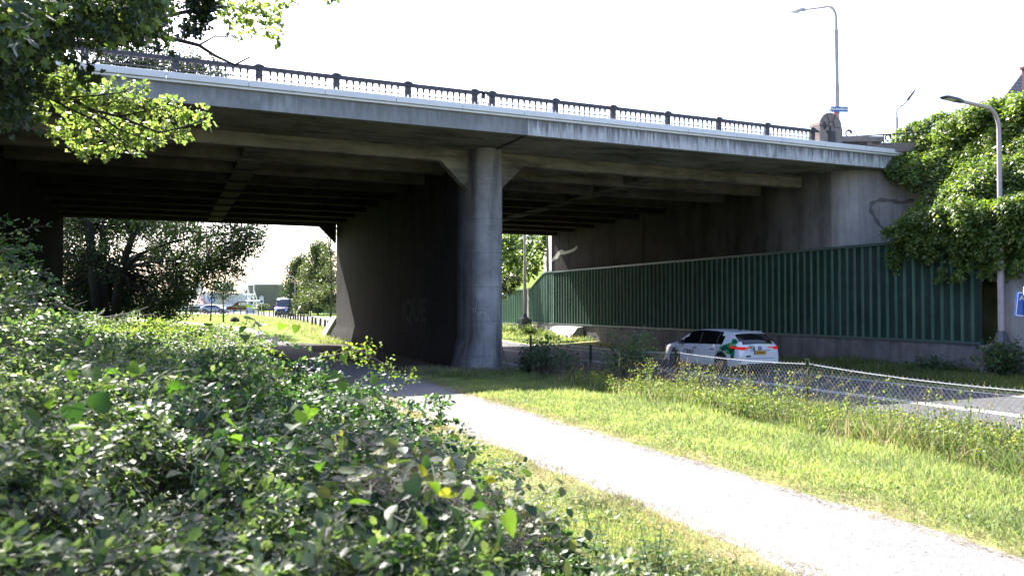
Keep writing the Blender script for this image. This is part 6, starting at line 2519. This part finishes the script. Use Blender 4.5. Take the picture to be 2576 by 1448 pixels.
vine('bindweed with heart-shaped leaves climbing towards the bend of the path', [(560, 890), (640, 880), (700, 905), (720, 890)], 11, .085, .16)
vine('bindweed trailing down the middle of the scrub in long dark leaves', [(690, 960), (640, 1040), (560, 1110), (500, 1190), (480, 1270), (520, 1340)], 20, .062, .07)
vine('bindweed over the dark shrub, leaves in a loose string', [(140, 1000), (220, 960), (300, 990), (380, 1010), (470, 990)], 16, .065, .08)
vine('bindweed strand near the grass edge with yellowing leaves', [(800, 980), (900, 990), (860, 1070), (790, 1120), (740, 1170), (700, 1230)], 20, .065, .08)
vine('bindweed at the bottom of the picture with the largest leaves', [(1020, 1370), (1090, 1330), (1150, 1370), (1210, 1410), (1100, 1420)], 10, .075, .06)
vine('bindweed leaves lit bright yellow-green at the edge of the picture', [(50, 1190), (80, 1150), (110, 1130), (150, 1120), (190, 1135)], 7, .075, .10)
vine('bramble with grey-sheened toothed leaves and yellow older ones at the scrub edge', [(830, 1190), (930, 1160), (1010, 1180), (1060, 1220), (1010, 1260), (930, 1280), (1060, 1290), (1150, 1250)], 190, .06, .06, 'lf_bramble', .10,
     'bramble', 'bramble', T_OVATE, 'twig')
vine('bramble shoots low over the dry grass at the lower scrub corner', [(1130, 1330), (1200, 1290), (1280, 1330), (1330, 1370), (1290, 1420), (1380, 1440)], 170, .05, .05, 'lf_bramble', .11, 'bramble', 'bramble', T_OVATE, 'twig')
wd_ = thing('nettle_clump', 'fresh green weed clump rising at the bottom edge beside the dry grass', 'weed', (2.15, 4.4, 0))
L = Leaves()
mb = MB()
for _ in range(90):
    x0, y0 = RNG.normal(2.1, .33), RNG.normal(4.4, .33)
    h_ = RNG.uniform(.12, .38)
    e = Vector((x0 + RNG.normal(0, .06), y0 + RNG.normal(0, .06), h_))
    mb.tube([(x0, y0, 0), e], [.003, .002], 4)
    for k in range(7):
        t = (k + 1) / 7
        pz = Vector((x0, y0, 0)).lerp(e, t)
        a_ = rand_dir(2)
        a_[:, 2] = .15
        L.add(T_OVATE, np.array([pz, pz]), a_, np.array([[0, 0, 1.], [0, 0, 1.]]), .055 * (1.2 - .5 * t))
mb.build('stems', M['greenstem'], wd_)
L.build('leaves', M['lf_bind'], wd_)

# dead branch lying over the scrub
db = thing('dead_branch', 'bare grey dead branch lying over the scrub below the dark abutment', 'dead branch', D_(180, 835, 11.5))
mb = MB()
for item in (([(60, 872, 11.2), (110, 848, 11.3), (150, 842, 11.4), (195, 828, 11.6), (228, 806, 11.8), (258, 786, 12), (262, 778, 12)], .030), ([(195, 828, 11.6), (240, 815, 11.8), (285, 800, 12), (310, 785, 12.1)], .016),
              None, ([(140, 752, 13), (165, 772, 13), (185, 782, 13), (215, 790, 13), (262, 798, 13), (300, 792, 13), (330, 786, 13), (372, 772, 13)], .022), ([(215, 790, 13), (228, 800, 13), (235, 812, 12.8)], .014),
              ([(300, 792, 13), (340, 795, 13), (385, 790, 13), (400, 800, 13)], .012), ([(185, 782, 13), (190, 768, 13), (222, 756, 13)], .008), ([(262, 798, 13), (300, 812, 13), (330, 818, 13)], .008)):
    if item is None:
        mb.build('wood', M['deadwood'], db, smooth=True)
        mb = MB()
        db = thing('dead_branch', 'second bare branch with forked twigs, lying behind the first against the dark tree', 'dead branch', D_(200, 790, 13))
        continue
    P_, r = item
    Pp = [D_(*q) for q in P_]
    mb.tube(Pp, [r * (1 - .65 * k / (len(Pp) - 1)) for k in range(len(Pp))], 7)
mb.build('wood', M['deadwood'], db, smooth=True)

# ---------------------------------------------------------------- shrubs by the fence and the pier
def upright_shrub(label, c, w, h, n_stem, leaf, size, per=26, bark='twig', name='fence_shrub', tmpl=T_OVATE, cat='shrub', z0=None):
    z0 = float(gz(*c)) if z0 is None else z0
    o = thing(name, label, cat, (c[0], c[1], z0))
    b_ = np.stack([RNG.normal(c[0], w * .25, n_stem), RNG.normal(c[1], w * .25, n_stem), np.full(n_stem, z0)], 1)
    e = np.stack([RNG.normal(c[0], w * .5, n_stem), RNG.normal(c[1], w * .5, n_stem), z0 + h * RNG.uniform(.45, 1.05, n_stem)], 1)
    t = np.linspace(0, 1, 6)
    PP = b_[:, None, :] + (e - b_)[:, None, :] * t[None, :, None]
    PP[:, 1:-1] += RNG.normal(0, .02, PP[:, 1:-1].shape)
    stems_mesh('stems', PP, .009, .002, M[bark], o)
    L = Leaves()
    tt_ = RNG.uniform(.2, 1, (n_stem, per))
    pos = (b_[:, None, :] + (e - b_)[:, None, :] * tt_[..., None] + RNG.normal(0, .06, (n_stem, per, 3))).reshape(-1, 3)
    k = len(pos)
    L.add(tmpl, pos, rand_dir(k) + np.array([0, 0, -.2]), nrm(RNG.normal(0, .5, (k, 3)) + np.array([0, 0, 1.])), (size * (1 + .25 * RNG.normal(0, 1, k))).clip(size * .4, size * 2))
    L.build('foliage', M[leaf], o)
    return o


q = at(1218, 955, x=10.0)
upright_shrub('small dark shrub against the foot of the pier', (9.95, 21.6), .35, 1.0, 26, 'lf_shrub3', .065)
upright_shrub('dark leafy shrub in shade beside the end post of the fence', (10.05, 20.6), .75, 1.25, 70, 'lf_shrub3', .065)
upright_shrub('thin dark shrub growing through the fence in shade', (10.15, 19.3), .5, .9, 30, 'lf_shrub3', .06)
upright_shrub('rounded blue-green shrub growing over the fence top behind the dry grass', (10.45, 16.7), .75, 1.55, 90, 'lf_shrub3', .06, 34)
upright_shrub('dark low shrub at the foot of the lamp pedestal', (23.2, 16.3), .8, 1.1, 70, 'lf_shrub3', .09)
upright_shrub('low dark growth along the shaded wall foot', (23.0, 18.6), .9, .55, 40, 'lf_shrub3', .08)
upright_shrub('pale young shrub sprouting on the deck behind the coping', (26.0, 23.0), .4, .34, 34, 'lf_tree2', .05, z0=ZC)
for i, (x, y, w, h) in enumerate(((22.9, 49.5, .9, .8), (22.6, 52, 1.0, .7), (22.9, 46.6, .6, .55), (22.4, 55, 1.1, .75), (23.0, 58, 1.2, .9), (22.0, 44, .5, .45))):
    upright_shrub(['sunny weeds in front of the sloping concrete block', 'yellow-green weeds at the base of the lamp pedestal', 'small weeds at the edge of the sloping block', 'sunny weeds before the far barrier, by the bright road',
                   'tallest weeds along the far barrier', 'low shaded weeds at the end of the wall foot'][i], (x, y), w, h, 60, 'lf_weed', .10, 24, name='weeds', tmpl=T_RHOMB, cat='weeds')
# ---------------------------------------------------------------- grass
def blades(name, x, y, h, w, mats, lean=.45, mi=None, kind='stuff', label=None, cat=None, zoff=0.0):
    n = len(x)
    pos = np.stack([x, y, gz(x, y) - .01 + zoff], 1)
    ax = nrm(np.stack([RNG.normal(0, lean, n), RNG.normal(0, lean, n), np.ones(n)], 1))
    a = RNG.uniform(0, 6.28, n)
    up = np.stack([np.cos(a), np.sin(a), np.zeros(n)], 1)
    L = Leaves()
    mi = np.zeros(n, int) if mi is None else mi
    for k in np.unique(mi):
        s = mi == k
        L.add(T_BLADE, pos[s], ax[s], up[s], h[s], w[s], mi=int(k))
    return tag(L.build(name, mats), label, cat, kind=kind)


def scatter(n, x0, x1, y0, y1, ypow=1.0):
    y = y0 + (y1 - y0) * RNG.random(n) ** ypow
    return RNG.uniform(x0, x1, n), y


nz = lambda x, y, s=1.0: .5 + .25 * (np.sin(x * 2.1 * s + 1.3 * np.sin(y * .9 * s)) + np.sin(y * 1.7 * s + 1.1 * np.sin(x * 1.3 * s + 2)))
# short turf between the path and the fence
x, y = scatter(190000, 5.2, 10.3, 3.2, 24.5, 1.5)
e = path_r(y)
ok = (x > e - .10 + .16 * nz(x, y, 3)) & (RNG.random(len(x)) < np.clip(.35 + (x - e) * 1.2, 0, 1)) & ~((y > 19) & (RNG.random(len(x)) < (y - 19) / 4.5))
x, y = x[ok], y[ok]
d = np.hypot(x, y)
h = (.035 + .09 * np.clip((x - path_r(y)) / 2.8, 0, 1) * nz(x, y, 1.7)) * RNG.uniform(.5, 1.5, len(x)) + .01
w = .0045 + .0006 * d
dry = (RNG.random(len(x)) < .10 + .45 * np.exp(-(x - path_r(y)) * 5)).astype(int)
blades('grass', x, y, h * (1 + .5 * (1 - dry)), w, [M['grass'], M['grass_dry']], .85, dry)
# turf on the left edge of the path
x, y = scatter(300000, 1.5, 3.9, 2.4, 20, 1.7)
e = path_l(y)
ok = (x < e + .10 - .18 * nz(x, y, 3)) & (RNG.random(len(x)) < .12 + .88 * sstep(.3, .62, nz(x, y, 1.4))) & ~((y > 16) & (RNG.random(len(x)) < .6))
x, y = x[ok], y[ok]
dry = (RNG.random(len(x)) < .16 + .4 * (1 - sstep(.3, .6, nz(x, y, 1.4))) + .35 * np.exp(-(path_l(y) - x) * 5)).astype(int)
blades('grass', x, y, RNG.uniform(.03, .085, len(x)), .0048 + .0006 * np.hypot(x, y), [M['grass'], M['grass_dry']], .9, dry)
# small broad-leaved plants in the turf
L = Leaves()
for x0, x1, n in ((1.8, 3.4, 9000), (5.6, 8.6, 7000)):
    x, y = scatter(n, x0, x1, 2.8, 15, 1.4)
    ok = nz(x, y, 2.2) > .52
    x, y = x[ok], y[ok]
    k = len(x)
    a = RNG.uniform(0, 6.28, k)
    L.add(T_OVATE, np.stack([x, y, gz(x, y) + RNG.uniform(.01, .07, k)], 1), np.stack([np.cos(a), np.sin(a), RNG.uniform(-.1, .7, k)], 1), nrm(RNG.normal(0, .3, (k, 3)) + np.array([0, 0, 1.])), RNG.uniform(.02, .05, k))
tag(L.build('clover_leaves', M['lf_weed']), kind='stuff')
# straw and dry litter along the path edges
x, y = scatter(60000, 3.0, 7.2, 2.8, 22, 1.4)
dl, dr = path_l(y) - x, x - path_r(y)
ok = ((dl > -.16 - .1 * nz(x, y, 3)) & (dl < .25)) | ((dr > -.16 - .1 * nz(x, y, 3)) & (dr < .28))
x, y = x[ok], y[ok]
blades('dry_litter', x, y, RNG.uniform(.02, .055, len(x)), .0026 + .00035 * np.hypot(x, y), [M['grass_dry']], 2.6, zoff=.02)
# rank grass and weeds along the fence
x, y = scatter(60000, 7.6, 11.3, 3.4, 18.5, 1.3)
edge = 8.6 - .25 * np.sin(y * 1.7) - .55 * sstep(9, 5, y)
ok = (x > edge + RNG.normal(0, .25, len(x)))
x, y = x[ok], y[ok]
hh_ = np.interp(y, [3, 6, 8, 11, 15, 18], [.55, .52, .44, .40, .38, .36]) * np.where(x > 9.8, .62, 1)
dry = np.where(RNG.random(len(x)) < .16 + .25 * (nz(x, y, 1.1) > .62), 1, 0)
blades('tall_grass', x, y, hh_ * RNG.uniform(.35, 1.15, len(x)) * (.55 + .6 * nz(x, y, 1.6)), .006 + .0007 * np.hypot(x, y), [M['grass_shade'], M['grass_dry']], .38, dry)
# leafy weeds with yellow flowers among it
n = 3200
x, y = scatter(n, 8.5, 11.1, 4.0, 16.5, 1.2)
h = np.interp(y, [4, 6, 8, 12, 16], [.55, .52, .46, .46, .40]) * np.where(x > 9.9, .66, 1) * RNG.uniform(.5, 1.15, n) * (.65 + .55 * nz(x, y, 1.2))
b_ = np.stack([x, y, gz(x, y)], 1)
tall = (nz(x, y, 2.6) > .66) & (x > 8.9) & (x < 10.5) & (RNG.random(n) < .5)
h = np.where(tall, RNG.uniform(.5, .85, n), h)
e = b_ + np.stack([RNG.normal(0, .10, n), RNG.normal(0, .10, n), h], 1)
t = np.linspace(0, 1, 5)
tag(stems_mesh('weed_stems', b_[:, None, :] + (e - b_)[:, None, :] * t[None, :, None], .0035, .0015, M['greenstem'], None), kind='stuff')
L = Leaves()
per = 26
tq = RNG.uniform(.1, 1, (n, per))
pos = (b_[:, None, :] + (e - b_)[:, None, :] * tq[..., None] + RNG.normal(0, .035, (n, per, 3))).reshape(-1, 3)
k = len(pos)
L.add(T_RHOMB, pos, rand_dir(k) + np.array([0, 0, .2]), nrm(RNG.normal(0, .6, (k, 3)) + np.array([0, 0, 1.])), RNG.uniform(.02, .055, k))
tag(L.build('weed_leaves', M['lf_weed']), kind='stuff')
L = Leaves()
sel = RNG.random(n) < .30
ee = np.repeat(e[sel], 6, axis=0)
pos = ee + RNG.normal(0, .03, ee.shape)
k = len(pos)
L.add(T_RHOMB, pos, rand_dir(k), rand_dir(k), RNG.uniform(.014, .03, k), RNG.uniform(.02, .034, k))
tag(L.build('weed_flowers', M['flower']), kind='stuff')
# dry seeding grass stems leaning over the fence
n = 330
x, y = scatter(n, 8.9, 11.0, 4.6, 18.5, 1.0)
h = RNG.uniform(.5, 1.05, n)
b_ = np.stack([x, y, gz(x, y)], 1)
ln = np.stack([RNG.normal(.1, .22, n), RNG.normal(-.05, .25, n), np.zeros(n)], 1)
t = np.linspace(0, 1, 7)
PP = b_[:, None, :] + np.array([0, 0, 1])[None, None, :] * (h[:, None] * (t - .12 * t ** 2)[None, :])[..., None] + ln[:, None, :] * (t ** 2)[None, :, None]
tag(stems_mesh('seed_stems', PP, .0028, .0012, M['grass_dry'], None), kind='stuff')
L = Leaves()
tip = PP[:, -1]
tan = nrm(PP[:, -1] - PP[:, -2])
for k_ in range(12):
    L.add(T_RHOMB, tip - tan * (.012 * k_) + RNG.normal(0, .004, tip.shape), nrm(tan + RNG.normal(0, .3, tip.shape)), rand_dir(n), .022, .012)
tag(L.build('seed_heads', M['grass_dry']), kind='stuff')
# brownish dead stalks in the shade by the fence
x, y = scatter(2600, 9.2, 10.6, 14.0, 19.5)
ok = nz(x, y, 1.5) > .35
x, y = x[ok], y[ok]
blades('dead_stalks', x, y, RNG.uniform(.25, .75, len(x)), np.full(len(x), .016), [plain('dead_stalk', (.09, .065, .05), .9, var=.3)], .35)
# shaded grass at the pier foot and by the path under the bridge
x, y = scatter(9000, 6.7, 9.7, 18, 24.5)
ok = (x > path_r(y) + .15) & (nz(x, y, 1.3) > .36)
x, y = x[ok], y[ok]
blades('shaded_grass', x, y, RNG.uniform(.08, .22, len(x)), np.full(len(x), .018), [M['grass_shade'], M['grass_dry']], .5, (RNG.random(len(x)) < np.where(y > 21.5, .6, .12)).astype(int))
# verge on the far side of the road
x, y = scatter(26000, 20.4, 24.1, 8.5, 26, 1.0)
ok = (x > 20.75 + .12 * np.sin(y * 2.1)) & ~((y > 21.5) & (RNG.random(len(x)) < (y - 21.5) / 4.5))
x, y = x[ok], y[ok]
blades('verge_grass', x, y, RNG.uniform(.10, .32, len(x)) * (.6 + .7 * nz(x, y)), np.full(len(x), .024), [M['grass_shade'], M['grass_dry']], .5, (RNG.random(len(x)) < .06).astype(int))
x, y = scatter(15000, 20.7, 24.2, 43, 64, 1.0)
blades('verge_grass', x, y, RNG.uniform(.12, .42, len(x)), np.full(len(x), .05), [M['grass'], M['grass_dry']], .5, (RNG.random(len(x)) < .08).astype(int))
x, y = scatter(9000, 10.7, 12.4, 4, 26, 1.0)
blades('verge_grass', x, y, RNG.uniform(.05, .14, len(x)), np.full(len(x), .018), [M['grass_shade'], M['grass_dry']], .5, (RNG.random(len(x)) < .15).astype(int))
# lawn beyond the bridge
x, y = scatter(100000, -16, 12.2, 43.8, 128, 1.25)
ok = ((x < path_l(y) - .1) | (x > path_r(y) + .1)) & ~((y > 126) & (y < 131))
x, y = x[ok], y[ok]
d = np.hypot(x, y)
rough_ = (x > 8) | (y > 112)
blades('lawn', x, y, np.where(rough_, RNG.uniform(.10, .38, len(x)), RNG.uniform(.03, .09, len(x))), .0009 * d * .8, [M['grass'], M['grass_dry']], .5, (RNG.random(len(x)) < np.where(rough_, .3, .06)).astype(int))
